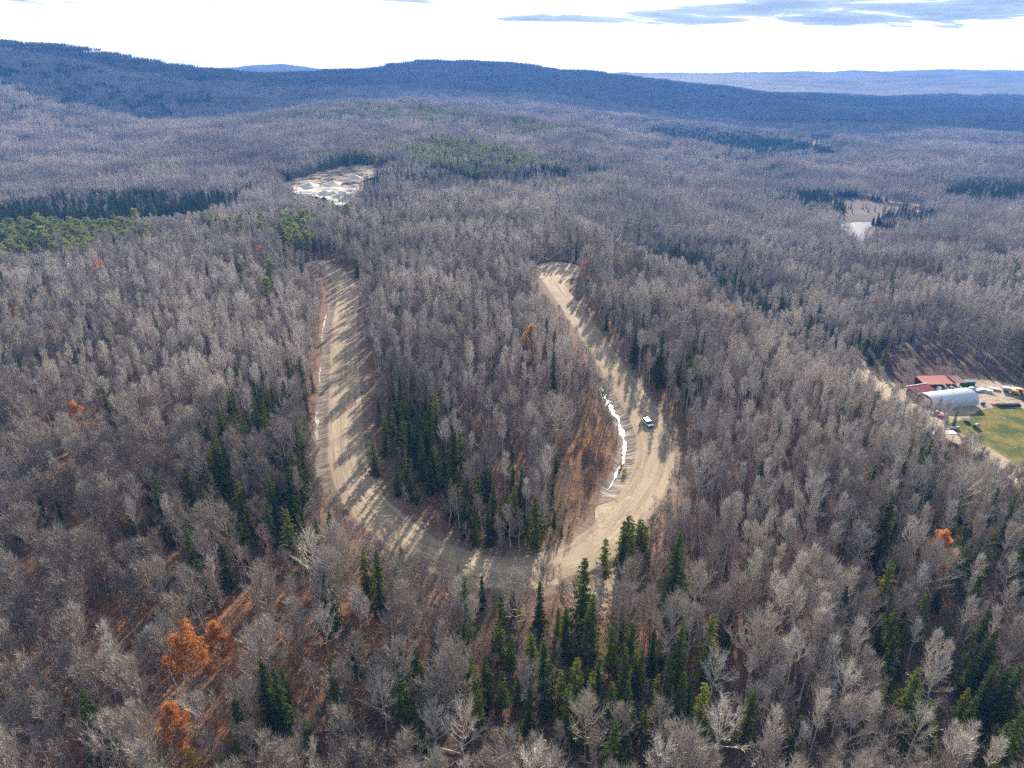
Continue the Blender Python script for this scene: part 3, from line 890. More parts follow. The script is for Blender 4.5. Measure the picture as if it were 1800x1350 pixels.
for s in range(4):
    T, C = spruce(550 + s, H=9.5 + s * 1.2, R=1.75 + .15 * s, step=.34, dens=7, droop=.1, pw=.7, blade=.36, cs=.1)
    add_proto('fir', T, C, 'dark', 'fir')
for s in range(4):
    T, C = pine(600 + s, H=16 + s, R=4.2 + .4 * s, n1=34)
    add_proto('pine', T, C, 'dark', 'pine', mc2='dark')
for s in range(3):
    T, C, Lf = leafy(650 + s, n=6000, H=12.5 + s, cs=.22, n1=15, spread=5.2 + .4 * s, n2=7, n3=5, n4=0, tw=.03)
    add_proto('oak', T, C, 'maple', 'maple', Lf, 'rust')
for s in range(2):
    T, C, Lf = leafy(680 + s, n=1100, H=6.5 + s, cs=.12, n1=10, spread=2.0, n2=6, n3=4, n4=0, tw=.03)
    add_proto('gold', T, C, 'maple', 'maple', Lf, 'gold')


# ---- far woodland patches: whole small stands, coarser with distance
def far_bare(rng, H, w, n, R, bark=0, tw=1):
    G = Geo()
    ln = v3(rng.uniform(-.6, .6), rng.uniform(-.6, .6), 0)
    for a in (v3(1, 0, 0), v3(0, 1, 0)):
        b = len(G.V)
        G.V += [a * w * -.5, a * w * .5, v3(0, 0, H * .9) + ln]; G.F.append((b, b + 1, b + 2)); G.M.append(bark)
    for k in range(n):
        u = rng.random(); z = H * (.38 + .5 * u); a = rng.uniform(0, 6.28)
        p = v3(0, 0, z) + ln * u; r = R * (1.15 - .6 * u) * rng.uniform(.5, 1.1)
        e = p + v3(math.cos(a) * r * .7, math.sin(a) * r * .7, r * rng.uniform(.8, 1.7) + 1.1)
        G.sliver(p + (e - p) * .12, e, w * .9, rng, tw)
        for q in range(2):
            s0 = p + (e - p) * rng.uniform(.3, .9); G.sliver(s0, s0 + rot_about(e - p, .5, rng) * .55 + v3(0, 0, .4), w * .8, rng, tw)
    return G


def far_con(rng, H, R, m=2, tiers=7, blades=8):
    G = Geo()
    for t_ in range(tiers):
        f = t_ / tiers; z = H * (.08 + .84 * f)
        for k in range(max(4, int(blades * (1 - f * .4)))):
            a = rng.uniform(0, 6.28); L = R * (1 - f) ** .8 * rng.uniform(.7, 1.2) + .25
            G.sliver(v3(0, 0, z + H * .13), v3(math.cos(a) * L, math.sin(a) * L, z - L * .25), L * .9 + .2, rng, m, flat=v3(0, 0, 1))
            a += .4
            G.sliver(v3(math.cos(a) * L * .95, math.sin(a) * L * .95, z - L * .2), v3(0, 0, z + H * .17), L * .8 + .2, rng, m, flat=v3(0, 0, 1))
    b = len(G.V)
    G.V += [v3(-.2, 0, H * .8), v3(.2, 0, H * .8), v3(0, 0, H)]; G.F.append((b, b + 1, b + 2)); G.M.append(m)
    return G


def patch(seed, S_=24, n=22, con=0.0, w=.2, ns=22, pinef=.0, low=1.0):
    rng = random.Random(seed); G = Geo()
    k = int(math.ceil(math.sqrt(n)))
    for i in range(k):
        for j in range(k):
            x = ((i + rng.random()) / k - .5) * S_; y = ((j + rng.random()) / k - .5) * S_
            if rng.random() < con:
                g = far_con(rng, rng.uniform(8, 15) * low, rng.uniform(1.5, 2.4))
            elif rng.random() < pinef:
                g = far_con(rng, rng.uniform(13, 18), rng.uniform(2.6, 3.6), 3, 5, 7)
            else:
                g = far_bare(rng, rng.uniform(12, 18) * low, w, ns, rng.uniform(1.8, 3.4), 0, 1 if rng.random() < .7 else 4)
            G.add(g, (x, y, 0))
    for i in range(int(n * 1.0)):
        x = rng.uniform(-.5, .5) * S_; y = rng.uniform(-.5, .5) * S_
        G.sliver(v3(x, y, 0), v3(x + rng.gauss(0, .6), y + rng.gauss(0, .6), rng.uniform(2, 6)), w, rng, 1)
    return G


MAT['far_tree'] = bark_mat('far_bark', (0.32, 0.285, 0.26), (0.62, 0.57, 0.51), scale=.4)
MAT['far_tree_red'] = bark_mat('far_bark_reddish', (0.25, 0.195, 0.175), (0.45, 0.37, 0.33), scale=.4)
FARM = [MAT['far_tree'], MAT['far_tree'], MAT['spruce'], MAT['pine'], MAT['far_tree_red']]
FAR = [patch(1, con=0, n=26, ns=32, w=.16), patch(2, con=0.02, n=26, ns=32, w=.16), patch(3, con=0.05), patch(4, con=0.03, n=30, ns=18, low=.9), patch(5, con=.35), patch(6, con=.8, n=36), patch(7, con=.95, n=40), patch(8, con=.05, pinef=.5)]
FARME = [g.mesh('woodland_patch', FARM) for g in FAR]
FAR2 = [patch(11, S_=50, n=64, con=0.03, w=.34, ns=20), patch(12, S_=50, n=64, con=.15, w=.34, ns=20), patch(13, S_=50, n=80, con=.75, w=.4, ns=14)]
MAT['hill_tree'] = bark_mat('hill_bark', (0.26, 0.23, 0.205), (0.36, 0.325, 0.29), scale=.1)
FAR2ME = [g.mesh('hill_woodland_patch', [MAT['hill_tree'], MAT['hill_tree'], MAT['spruce'], MAT['pine'], MAT['hill_tree']]) for g in FAR2]
BRUSHME = [brush(i, n=34 + 10 * (i % 3), R=2.6).mesh('brush_clump', [MAT['brush']]) for i in range(4)]


def scatter(name, P, rz, sc, idx, meshes, label=None, cat=None, group=None):
    """one stuff object: small stands placed on points by geometry nodes"""
    me = bpy.data.meshes.new(name); me.vertices.add(len(P)); me.vertices.foreach_set('co', np.asarray(P, np.float32).ravel())
    attr(me, 'spin', rz); attr(me, 'size', sc)
    a = me.attributes.new('pick', 'INT', 'POINT'); a.data.foreach_set('value', np.asarray(idx, np.int32))
    coll = bpy.data.collections.new(name + '_kinds')
    for i, m in enumerate(meshes):
        coll.objects.link(bpy.data.objects.new('%s_kind_%02d' % (name, i), m))
    ng = bpy.data.node_groups.new(name, 'GeometryNodeTree')
    ng.interface.new_socket('Geometry', in_out='INPUT', socket_type='NodeSocketGeometry')
    ng.interface.new_socket('Geometry', in_out='OUTPUT', socket_type='NodeSocketGeometry')
    N = ng.nodes; Lk = ng.links
    gi = N.new('NodeGroupInput'); go = N.new('NodeGroupOutput')
    ip = N.new('GeometryNodeInstanceOnPoints'); ci = N.new('GeometryNodeCollectionInfo')
    ci.inputs['Collection'].default_value = coll; ci.inputs['Separate Children'].default_value = True; ci.inputs['Reset Children'].default_value = True
    def na(nm, ty):
        n = N.new('GeometryNodeInputNamedAttribute'); n.data_type = ty; n.inputs['Name'].default_value = nm; return n.outputs['Attribute']
    cx_ = N.new('ShaderNodeCombineXYZ')
    Lk.new(na('spin', 'FLOAT'), cx_.inputs[2])
    Lk.new(gi.outputs[0], ip.inputs['Points']); Lk.new(ci.outputs[0], ip.inputs['Instance'])
    ip.inputs['Pick Instance'].default_value = True
    Lk.new(na('pick', 'INT'), ip.inputs['Instance Index']); Lk.new(cx_.outputs[0], ip.inputs['Rotation']); Lk.new(na('size', 'FLOAT'), ip.inputs['Scale'])
    Lk.new(ip.outputs[0], go.inputs[0])
    o = bpy.data.objects.new(name, me); COL.objects.link(o)
    md = o.modifiers.new('scatter', 'NODES'); md.node_group = ng
    tag(o, label, cat, group, 'stuff')
    return o

# ------------------------------------------------------------------ where the trees stand
def proj(x, y, z):
    """picture position of a point (1800 px wide), used to keep only trees that can be seen"""
    zc_ = y * math.cos(PITCH) - (z - CAMZ) * math.sin(PITCH)
    u = y * math.sin(PITCH) + (z - CAMZ) * math.cos(PITCH)
    return 900 + FPX * x / zc_, 675 - FPX * u / zc_, zc_


def free(x, y, road_m=1.5):
    """True where a tree may stand"""
    d, I = seg_dist(x, y, ROAD)
    I = np.clip(I, 0, len(ROAD) - 1); T = np.gradient(ROAD, axis=0)
    side = (x - ROAD[I, 0]) * T[I, 1] - (y - ROAD[I, 1]) * T[I, 0]
    ry = ROAD[I, 1]; rx = ROAD[I, 0]
    deep = (side > 0) & (((rx < -20) & (ry > 155) & (ry < 340)) | False)
    deep |= (side < 0) & (((rx < -20) & (ry > 160) & (ry < 320)) | ((rx > 20) & (ry > 140) & (ry < 245)))
    ok = d > RW + road_m + np.where(deep, np.where(rx < 0, 3.8, 6.4), .6)
    for P, w in ((TURN, 1), (SPUR, .5), (PAD, -2), (YARD, 2), (LAWN, 1), (PIT, 2), (BOG, 0), (CLEAR, -2)):
        ok &= ~near_poly(x, y, P, max(w, .01))
    v, _ = seg_dist(x, y, VROAD); ok &= v > 4.5
    return ok


# conifer stands: pixel of the stand's ground, radius (m), strength
CONS = [((705, 800), 14, .75), ((690, 850), 8, .9), ((740, 860), 9, .8), ((690, 740), 10, .45), ((830, 920), 10, .7), ((890, 930), 9, .45), ((985, 925), 6, .7), ((780, 870), 8, .5),
        ((450, 880), 20, .42), ((505, 770), 18, .38), ((400, 780), 16, .28), ((540, 700), 14, .36), ((440, 960), 12, .4), ((560, 970), 12, .35),
        ((680, 1060), 8, .4), ((900, 1240), 9, .8), ((1060, 1230), 10, .65), ((1160, 1230), 10, .65), ((1110, 1320), 8, .7), ((1000, 1180), 8, .5), ((940, 1120), 8, .35),
        ((1110, 1000), 5, .6), ((1190, 1060), 8, .3), ((1600, 1300), 9, .7), ((1720, 1340), 9, .8), ((1650, 1180), 9, .4), ((1560, 1130), 8, .4), ((870, 1150), 8, .35), ((640, 1300), 8, .3),
        ((1490, 760), 12, .35), ((1200, 680), 10, .4), ((1130, 640), 10, .3), ((1700, 960), 14, .3), ((1780, 1080), 14, .35), ((720, 1250), 10, .25), ((500, 1290), 8, .25),
        ((570, 440), 22, .25), ((520, 500), 18, .35), ((450, 480), 14, .2),
        ((560, 1240), 8, .3), ((1340, 1330), 8, .2), ((1500, 860), 14, .12), ((1630, 860), 12, .3), ((1540, 640), 8, .9), ((1520, 610), 10, .5), ((1225, 470), 26, .7), ((1285, 508), 22, .7), ((1350, 548), 18, .6), ((1430, 590), 14, .6), ((1180, 450), 24, .5), ((1555, 660), 6, .9)]
CONW = [(march(*p, h=(9 if p[0] > 1170 and p[1] < 600 else 0)), r, min(.95, s * 1.35)) for p, r, s in CONS]


def con_at(x, y):
    v = np.full(np.shape(x), 0.045)
    for (c, r, s) in CONW: v = v + s * blob(x, y, c[0], c[1], r)
    return np.clip(v, 0, .95)


PINES = [((60, 446), 34, .6), ((10, 480), 24, .6), ((160, 450), 25, .4), ((120, 430), 34, .7), ((200, 440), 20, .4), ((520, 430), 18, .35), ((450, 520), 12, .12)]
PINEW = [(march(*p), r, s) for p, r, s in PINES]


def pick_kind(x, y, rng_u, rng_v):
    """tree kind by place: mixed near the bend, aspen on the plateau, maple lower left"""
    c = con_at(x, y)
    pn = sum(s * blob(x, y, q[0], q[1], r) for (q, r, s) in PINEW)
    px, py, _ = proj(x, y, np.zeros(np.shape(x)))
    mix1 = 0.5 + 0.5 * wav(x, y, 60, 2)
    asp = np.clip(.5 + (x - (-20)) / 220 + (y - 200) / 260, .12, .85) * (.6 + .8 * mix1)
    asp = np.where((x < -60) & (y > 200), .8, asp)
    asp = np.where((x < -20) & (y < 190), .12, asp)
    bir = np.clip(.10 + .28 * np.exp(-((np.hypot(x + 10, y - 150) - 45) / 35) ** 2), 0, .5)
    k = np.full(np.shape(x), 0)                       # 0 maple
    k = np.where(rng_v < asp, 1, k)                   # 1 aspen
    k = np.where(rng_v > 1 - bir, 2, k)               # 2 birch
    k = np.where((rng_v > .93 - bir) & (rng_v < .955 - bir), 3, k)   # 3 pale
    k = np.where((rng_v < .0012), 7, k)                # 7 rust oak
    k = np.where(rng_u < c, np.where(rng_v < .5, 4, 5), k)          # 4 spruce, 5 fir
    k = np.where(rng_u > 1 - pn, 6, k)                # 6 pine
    return k


KEYS = ['maple', 'aspen', 'birch', 'pale', 'spruce', 'fir', 'pine', 'oak', 'sapling', 'gold']
NAME = {'maple': 'bare_maple_tree', 'aspen': 'bare_aspen_tree', 'birch': 'bare_birch_tree', 'pale': 'pale_bare_tree', 'spruce': 'spruce_tree', 'fir': 'fir_tree',
        'pine': 'pine_tree', 'oak': 'rust_leaved_oak', 'sapling': 'bare_sapling', 'gold': 'golden_leaved_bush'}
LOOK = {'maple': 'bare spreading tree', 'aspen': 'slender bare aspen', 'birch': 'bare white birch',
        'pale': 'pale silvery tree', 'spruce': 'dark green spruce', 'fir': 'yellow green fir', 'pine': 'pale green pine',
        'oak': 'rust leaved tree', 'sapling': 'thin bare sapling', 'gold': 'golden leaved bush'}
RNG = np.random.RandomState(11)
# open ground the picture shows over the tree tops: trees in front of it are low or absent
OPEN = [np.array(q, float) for q in (PIT_PX, [(1478, 394), (1540, 389), (1540, 412), (1514, 428), (1490, 414)], [(1450, 354), (1560, 356), (1620, 366), (1560, 372), (1465, 368)],
        [(1604, 686), (1622, 672), (1800, 672), (1860, 700), (1860, 800), (1800, 805), (1745, 745), (1715, 757), (1690, 745), (1665, 738), (1642, 728), (1624, 715)], [(1710, 750), (1745, 745), (1860, 830), (1800, 832)],
        [(1504, 642), (1524, 654), (1600, 712), (1660, 752), (1652, 760), (1590, 720), (1510, 660)],
        [(1570, 612), (1660, 612), (1700, 640), (1700, 668), (1600, 668), (1560, 640)],
        [(942, 478), (950, 464), (1000, 464), (1020, 474), (1012, 488), (1000, 520), (970, 510)])]


def clears(px, py, ptx, pty):
    """True for trees whose top would stand in front of open ground"""
    m = np.zeros(np.shape(px), bool)
    for P in OPEN:
        for f in (.15, .4, .7, 1.0):
            m |= in_poly(px + (ptx - px) * f, py + (pty - py) * f, P)
    return m


def jgrid(x0, x1, y0, y1, st):
    gx, gy = np.meshgrid(np.arange(x0, x1, st), np.arange(y0, y1, st))
    gx = gx.ravel() + RNG.uniform(-.55, .55, gx.size) * st; gy = gy.ravel() + RNG.uniform(-.55, .55, gy.size) * st
    return gx, gy


def visible(x, y, z, H=18, m=70):
    px, py, zc_ = proj(x, y, z); px2, py2, _ = proj(x, y, z + H)
    return (zc_ > 5) & (px > -m) & (px < 1800 + m) & (py2 < 1350 + m)


MANUAL = []          # (key, x, y, height, variant, label)
def tree_at(key, px, py, H, label=None, var=None):
    x, y = march(px, py)
    MANUAL.append((key, x, y, H, var, label))


# trees one can point to, by the pixel of the trunk's foot
tree_at('spruce', 672, 1075, 16.5, 'tall dark spruce just outside the lower left of the road bend')
tree_at('spruce', 848, 1068, 10, 'small pointed spruce standing outside the bottom of the bend, left of two taller ones')
tree_at('fir', 905, 1092, 13, 'yellow green pointed conifer outside the bottom middle of the bend')
tree_at('spruce', 947, 1112, 13.5, 'slim spruce below the bend, right of the yellow green pointed one')
tree_at('fir', 1060, 1022, 12, 'slim conifer standing alone on bare tan ground outside the bend')
for q, (px, py, h) in enumerate([(1092, 985, 14), (1106, 992, 15.5), (1118, 985, 14.5), (1130, 990, 12), (1100, 975, 14), (1124, 975, 13)]):
    tree_at('fir', px, py, h, ['leftmost conifer of the dense clump on the outer edge of the bend', 'tallest conifer at the front of the dense clump on the outer bend', 'conifer in the middle of the clump on the outer bend',
                               'short conifer at the right end of the clump on the outer bend', 'conifer at the back left of the clump on the outer bend', 'conifer at the back right of the clump on the outer bend'][q])
tree_at('fir', 940, 960, 17, 'tall yellow green fir beside white birches at the foot of the infield')
tree_at('spruce', 987, 942, 6, 'low bushy spruce at the infield edge right of the birches')
tree_at('spruce', 970, 948, 5.5, 'very low dark spruce tucked against the infield birches')
tree_at('spruce', 1000, 935, 5, 'smallest low spruce at the right end of the infield edge')
for q, (px, py, h) in enumerate([(897, 962, 17), (912, 963, 15), (852, 945, 15), (808, 930, 16), (880, 958, 13), (790, 925, 14)]):
    tree_at('birch', px, py, h, ['white forked birch at the very foot of the infield woods', 'straight white birch just right of the forked one at the infield foot', 'white leaning birch among spruces on the lower infield',
                                 'tall pale birch in front of dark spruces at lower left infield', 'thin birch behind the forked birch at the infield foot', 'leftmost pale birch of the lower infield spruce stand'][q])
for q, (px, py, h) in enumerate([(660, 835, 15), (700, 870, 13), (722, 880, 11), (745, 850, 15), (680, 800, 15), (712, 820, 15), (735, 885, 8), (757, 868, 12), (690, 770, 13), (668, 745, 12)]):
    tree_at('fir' if q in (0, 4) else 'spruce', px, py, h, ['yellow green fir on the left road verge of the infield', 'dark spruce behind the lowest left corner of the infield', 'dense dark spruce at the lower left infield corner',
        'tall spruce on the right of the left infield stand', 'yellow green fir rising above the left infield stand', 'tall spruce in the heart of the left infield stand', 'short blue green spruce at the front of the left infield stand',
        'medium spruce at the right front of the left infield stand', 'pointed spruce at the back of the left infield stand', 'slim spruce at the upper left edge of the infield'][q])
for q, (px, py, h) in enumerate([(795, 915, 13), (818, 945, 14), (835, 955, 14), (858, 958, 13), (868, 940, 15), (842, 920, 15), (925, 955, 10)]):
    tree_at('spruce', px, py, h, ['spruce at the left end of the lower infield stand', 'dark spruce below the pale birch of the lower infield', 'dark spruce at the front of the lower infield stand', 'spruce just left of the forked birch',
        'tall spruce behind the forked birch', 'tall dark spruce at the back of the lower infield stand', 'short spruce between the birches and the yellow green fir'][q])
tree_at('spruce', 825, 765, 8, 'lone small spruce among bare trees in the middle of the infield')
tree_at('fir', 900, 808, 6, 'tiny yellow green conifer in the centre of the infield')
tree_at('fir', 977, 835, 8, 'small fir in the right half of the infield')
tree_at('spruce', 930, 645, 6, 'tiny dark spruce by the inner edge of the right limb of the road')
tree_at('spruce', 878, 640, 5, 'tiny spruce far up the infield')
tree_at('spruce', 84, 925, 10, 'dark spruce at the far left among maples, larger of a pair')
tree_at('spruce', 112, 922, 8, 'smaller dark spruce right beside the larger one at far left')
tree_at('spruce', 104, 782, 8, 'lone dark spruce high on the left slope')
tree_at('spruce', 243, 965, 9, 'narrow spruce standing alone in orange litter on the left')
tree_at('fir', 282, 968, 9, 'thin pale fir right of the narrow lone spruce on the left')
tree_at('spruce', 1640, 1075, 9, 'dark spruce on the right slope among bare crowns')
tree_at('spruce', 1550, 1010, 9, 'pointed spruce rising from the bare crowns on the upper right slope')
tree_at('spruce', 1275, 1135, 10, 'lone dark spruce among bare trees right of bottom centre')
tree_at('spruce', 1570, 1190, 10, 'dark spruce on the lower right slope, left of a pale spreading tree')
tree_at('spruce', 1503, 752, 10, 'dark spruce on the right plateau edge near the farm')
tree_at('spruce', 1480, 765, 7, 'short spruce left of the dark one on the right plateau edge')
tree_at('pine', 477, 552, 19, 'pale green bushy pine left of the upper left road')
tree_at('pine', 437, 508, 16, 'pine on the left plateau, left of a slightly taller one')
tree_at('pine', 480, 506, 17, 'pine left of the upper left road, behind the bushy one')
tree_at('pine', 513, 448, 19, 'tall pine above the upper end of the left road')
tree_at('pine', 78, 506, 15, 'dark green pine alone near the left edge')
tree_at('pine', 158, 476, 17, 'rounded pine on the upper left plateau')
tree_at('fir', 1675, 752, 7.5, 'green conifer beside the parked pickup at the farm')
tree_at('fir', 1632, 650, 1, None) if False else None
tree_at('oak', 345, 1225, 17, 'large oak full of rust orange leaves at lower left', 1)
tree_at('oak', 318, 1325, 12, 'smaller rust orange oak below the large one at lower left', 0)
tree_at('oak', 392, 1175, 12, 'rust leaved tree behind the large orange oak')
tree_at('gold', 345, 1362, 6, 'yellow leaved bush at the bottom edge, lower left')
tree_at('gold', 1098, 832, 4.5, 'golden bush beside the ditch on the inner right bend')
tree_at('gold', 1090, 815, 3.5, 'small golden bush behind the one at the inner bend ditch')
tree_at('oak', 1690, 800, 6, 'low tree with russet leaves beside the farm road')
for q, (px, py, h) in enumerate([(1250, 1350, 17), (1620, 1260, 16), (1590, 1345, 15), (580, 1160, 15), (1245, 1240, 14), (680, 1290, 16), (815, 1345, 16), (770, 1335, 14), (1500, 1010, 15), (1760, 1050, 13)]):
    tree_at('pale', px, py, h, ['very large pale spreading tree at the bottom, right of centre', 'big pale branching tree on the lower right', 'pale round crowned tree below the big one on the lower right', 'wide pale crowned tree left of the bend foot',
        'pale tree standing just above the very large one at the bottom', 'pale tree with long leaning trunk at the bottom left of centre', 'bare white limbed tree at the bottom centre', 'slim pale tree left of the bottom centre one',
        'pale crown high on the right slope', 'pale crown near the right edge'][q])
for q, (px, py, h) in enumerate([(615, 965, 12), (700, 945, 10), (750, 985, 11), (808, 1030, 10), (770, 1010, 9), (890, 1065, 11)]):
    tree_at('birch', px, py, h, ['pale birch in front of the lower left road limb', 'birch overhanging the lower left of the bend', 'crooked birch on the outer edge of the bend', 'small white birch outside the bend bottom left',
        'slight birch between the crooked birch and the road', 'white birch in front of the road at the bend bottom'][q])
for q, (px, py, h, k) in enumerate([(592, 950, 13, 'maple'), (632, 992, 14, 'birch'), (668, 1005, 12, 'maple'), (716, 1022, 13, 'birch'), (742, 1042, 13, 'maple'), (786, 1052, 12, 'birch'), (832, 1062, 12, 'maple'),
                                    (925, 1082, 11, 'maple'), (985, 1085, 12, 'birch'), (1015, 1070, 10, 'maple'), (560, 900, 13, 'birch'), (654, 1030, 14, 'maple')]):
    tree_at(k, px, py, h, ['bare tree beside the foot of the left road limb', 'white birch leaning over the lower left road', 'round crowned bare tree over the lower left road', 'thin white birch over the road, left of bend bottom',
        'bare tree with open crown left of the bend bottom', 'small birch at the bend bottom, left of the small pointed spruce', 'bare tree touching the small pointed spruce at the bend', 'bare tree between the two bright pointed conifers below the bend',
        'white birch right of the conifers below the bend', 'low bare tree at the tan ground below the bend', 'birch on the outer side of the left road limb', 'bare tree left of the tall dark spruce by the bend'][q])
EXCL = [(x, y, 1.6 if k in ('gold',) else 2.6) for k, x, y, H, v, l in MANUAL]

# near woods
gx, gy = jgrid(-400, 430, 48, 700, 3.75)
gz_ = base_h(gx, gy)
vis = visible(gx, gy, gz_) & (np.hypot(gx, gy) < 640) & (np.hypot(gx, gy) > 50)
gx, gy, gz_ = gx[vis], gy[vis], gz_[vis]
ok = free(gx, gy); gx, gy, gz_ = gx[ok], gy[ok], gz_[ok]
# thinner where the litter shows through lower left, denser on the plateau
og = orange_at(gx, gy); dn = wav(gx, gy, 38, 3) * .5 + wav(gx, gy, 16, 1) * .5
op = blob(gx, gy, *march(1082, 800), 15) + blob(gx, gy, *march(1070, 850), 10)
ok = RNG.uniform(0, 1, gx.size) > np.clip(og * .32, 0, .32) + np.clip(-dn * .5, 0, .45) + .9 * op + np.where((gx < -20) & (gy < 190) | (gy < 130), .0, .02)
ok &= ~near_poly(gx, gy, WET, 1)
for (ex, ey, er) in EXCL: ok &= (gx - ex) ** 2 + (gy - ey) ** 2 > er * er
# keep the manually placed sky lines over the bottom bend open
gx, gy, gz_ = gx[ok], gy[ok], gz_[ok]
u_, v_ = RNG.uniform(0, 1, gx.size), RNG.uniform(0, 1, gx.size)
kk = pick_kind(gx, gy, u_, v_)
# trees in front of the bend (nearer than the road, tall enough to hide it) are kept small and few
px_, py_, _ = proj(gx, gy, gz_)
ptx, pty, _ = proj(gx, gy, gz_ + 15)
rdx, rdy, _ = proj(ROAD[:, 0], ROAD[:, 1], np.zeros(len(ROAD)))
hide = np.zeros(gx.size)
for i in range(0, len(ROAD), 3):
    hide = np.maximum(hide, (np.abs(px_ - rdx[i]) < 26) & (pty < rdy[i] + 6) & (py_ > rdy[i] + 12))
front = (hide > 0) & (py_ > 760)
infield_side = (px_ > 640) & (px_ < 1110) & (py_ < 970)
hs = RNG.uniform(.74, 1.14, gx.size) * (1 + .16 * wav(gx, gy, 75, 4)) * np.where(RNG.uniform(0, 1, gx.size) < .04, 1.22, 1) * np.where(RNG.uniform(0, 1, gx.size) < .12, .68, 1)
drop = front & (RNG.uniform(0, 1, gx.size) < np.where(px_ < 720, .05, np.where(px_ < 860, .22, np.where(px_ > 1110, .3, .5))))
hs = np.where(front, hs * np.where(px_ < 860, .9, .75), hs)
hide2 = (hide > 0) & (py_ <= 760)
hs = np.where(hide2, hs * .72, hs)
drop |= hide2 & (RNG.uniform(0, 1, gx.size) < .5)
# the valley trees behind the farm stay off the buildings
drop |= clears(px_, py_, ptx, pty) & (RNG.uniform(0, 1, gx.size) < .93)
# nothing tall stands right in front of the trees placed one by one
for (mk, mx_, my_, mH, mv, ml) in MANUAL:
    if mk in ('birch', 'maple'): continue
    zb = gz(mx_, my_); a0 = proj(mx_, my_, zb); a1 = proj(mx_, my_, zb + mH)
    hw = FPX / a0[2] * {'oak': 4.5, 'pine': 4, 'pale': 4}.get(mk, 1.6) + FPX / a0[2] * 1.2
    inb = (np.abs(ptx - a1[0]) < hw) & (pty < a0[1] - (a0[1] - a1[1]) * .3) & (py_ > a0[1] - 2)
    drop |= inb & (RNG.uniform(0, 1, gx.size) < .85)
    if mk == 'oak':                               # the orange crowns stand in a sunlit gap
        ux, uy = gx - mx_, gy - my_; al = ux * math.sin(SUN_AZ) + uy * math.cos(SUN_AZ); ac = np.abs(ux * math.cos(SUN_AZ) - uy * math.sin(SUN_AZ))
        drop |= (al > 0) & (al < 24) & (ac < 4.5) & (RNG.uniform(0, 1, gx.size) < .65)
keep = ~drop
gx, gy, gz_, kk, hs = gx[keep], gy[keep], gz_[keep], kk[keep], hs[keep]
hs = np.where(kk == 1, hs * .84, np.where(kk <= 3, hs * .9, hs))
LIST = [(KEYS[k], x, y, z, h, None) for k, x, y, z, h in zip(kk, gx, gy, gz_, hs)]
# understorey saplings
sx, sy = jgrid(-170, 170, 55, 330, 5.0)
sz = base_h(sx, sy); ok = visible(sx, sy, sz, 8) & free(sx, sy, -1.0); sx, sy, sz = sx[ok], sy[ok], sz[ok]
ok = RNG.uniform(0, 1, sx.size) < .85; sx, sy, sz = sx[ok], sy[ok], sz[ok]
LIST += [('sapling', x, y, z, h, None) for x, y, z, h in zip(sx, sy, sz, RNG.uniform(.6, 1.1, sx.size))]


def region(x, y):
    """a place one can find, in few words"""
    px, py, _ = proj(x, y, gz(x, y) + 6)
    if 640 < px < 1090 and 480 < py < 940 and y > 138:
        v = 'lower' if py > 800 else 'middle' if py > 640 else 'upper'
        return 'in the %s infield, %s' % (v, 'near its left road' if px < 780 else 'near its right road' if px > 960 else 'midway between roads')
    if py > 1180: return 'at the bottom edge, ' + ('left corner' if px < 260 else 'under the orange oak' if px < 560 else 'left of centre' if px < 820 else 'below the bend' if px < 1120 else 'right of centre' if px < 1480 else 'right corner')
    if py > 960: return ('at the left edge, low down' if px < 200 else 'uphill of the orange oak' if px < 520 else 'below the bend, left part' if px < 800 else 'just below the bend' if px < 1080 else 'right below the outer clump' if px < 1300 else 'on the low right slope' if px < 1560 else 'at the right edge, low down')
    if py > 760: return ('at the left edge, halfway down' if px < 200 else 'on the rusty left slope' if px < 420 else 'beside the lower left road' if px <= 700 else 'right of the road with the vehicle' if px < 1320 else 'on the right slope below the farm' if px < 1560 else 'below the farm road')
    if py > 560: return ('on the left plateau edge' if px < 200 else 'in the left plateau woods' if px < 420 else 'beside the left road' if px <= 700 else 'right of the road above the vehicle' if px < 1320 else 'on the plateau left of the farm' if px < 1560 else 'behind the farm')
    return ('among the pines at far left' if px < 300 else 'above the left road end' if px <= 760 else 'behind the turning place' if px < 1120 else 'beyond the right plateau edge')


made = {}
def place_tree(key, x, y, z, scale, var, label, group=None, rz=0.0):
    P = PROTO[key][var % len(PROTO[key])]
    e = bpy.data.objects.new(NAME[key], None); COL.objects.link(e)
    e.location = (x, y, z); e.rotation_euler = (0, 0, rz); e.scale = (scale, scale, scale); e.empty_display_size = .5
    tag(e, label, {'oak': 'tree', 'gold': 'bush', 'sapling': 'sapling'}.get(key, 'tree'), group)
    for part in ('trunk', 'crown', 'foliage'):
        if P[part] is None: continue
        o = bpy.data.objects.new(part, P[part]); COL.objects.link(o); o.parent = e
    return e


HREF = {k: [max(v.co.z for v in d['crown'].vertices) for d in PROTO[k]] for k in KEYS}
for i, (key, x, y, H, var, label) in enumerate(MANUAL):
    var = i if var is None else var
    s = H / HREF[key][var % len(HREF[key])]
    place_tree(key, x, y, gz(x, y) + float(terrain_h(np.array([x]), np.array([y]))[0] - gz(x, y)), s, var, label, None, i * 1.7)

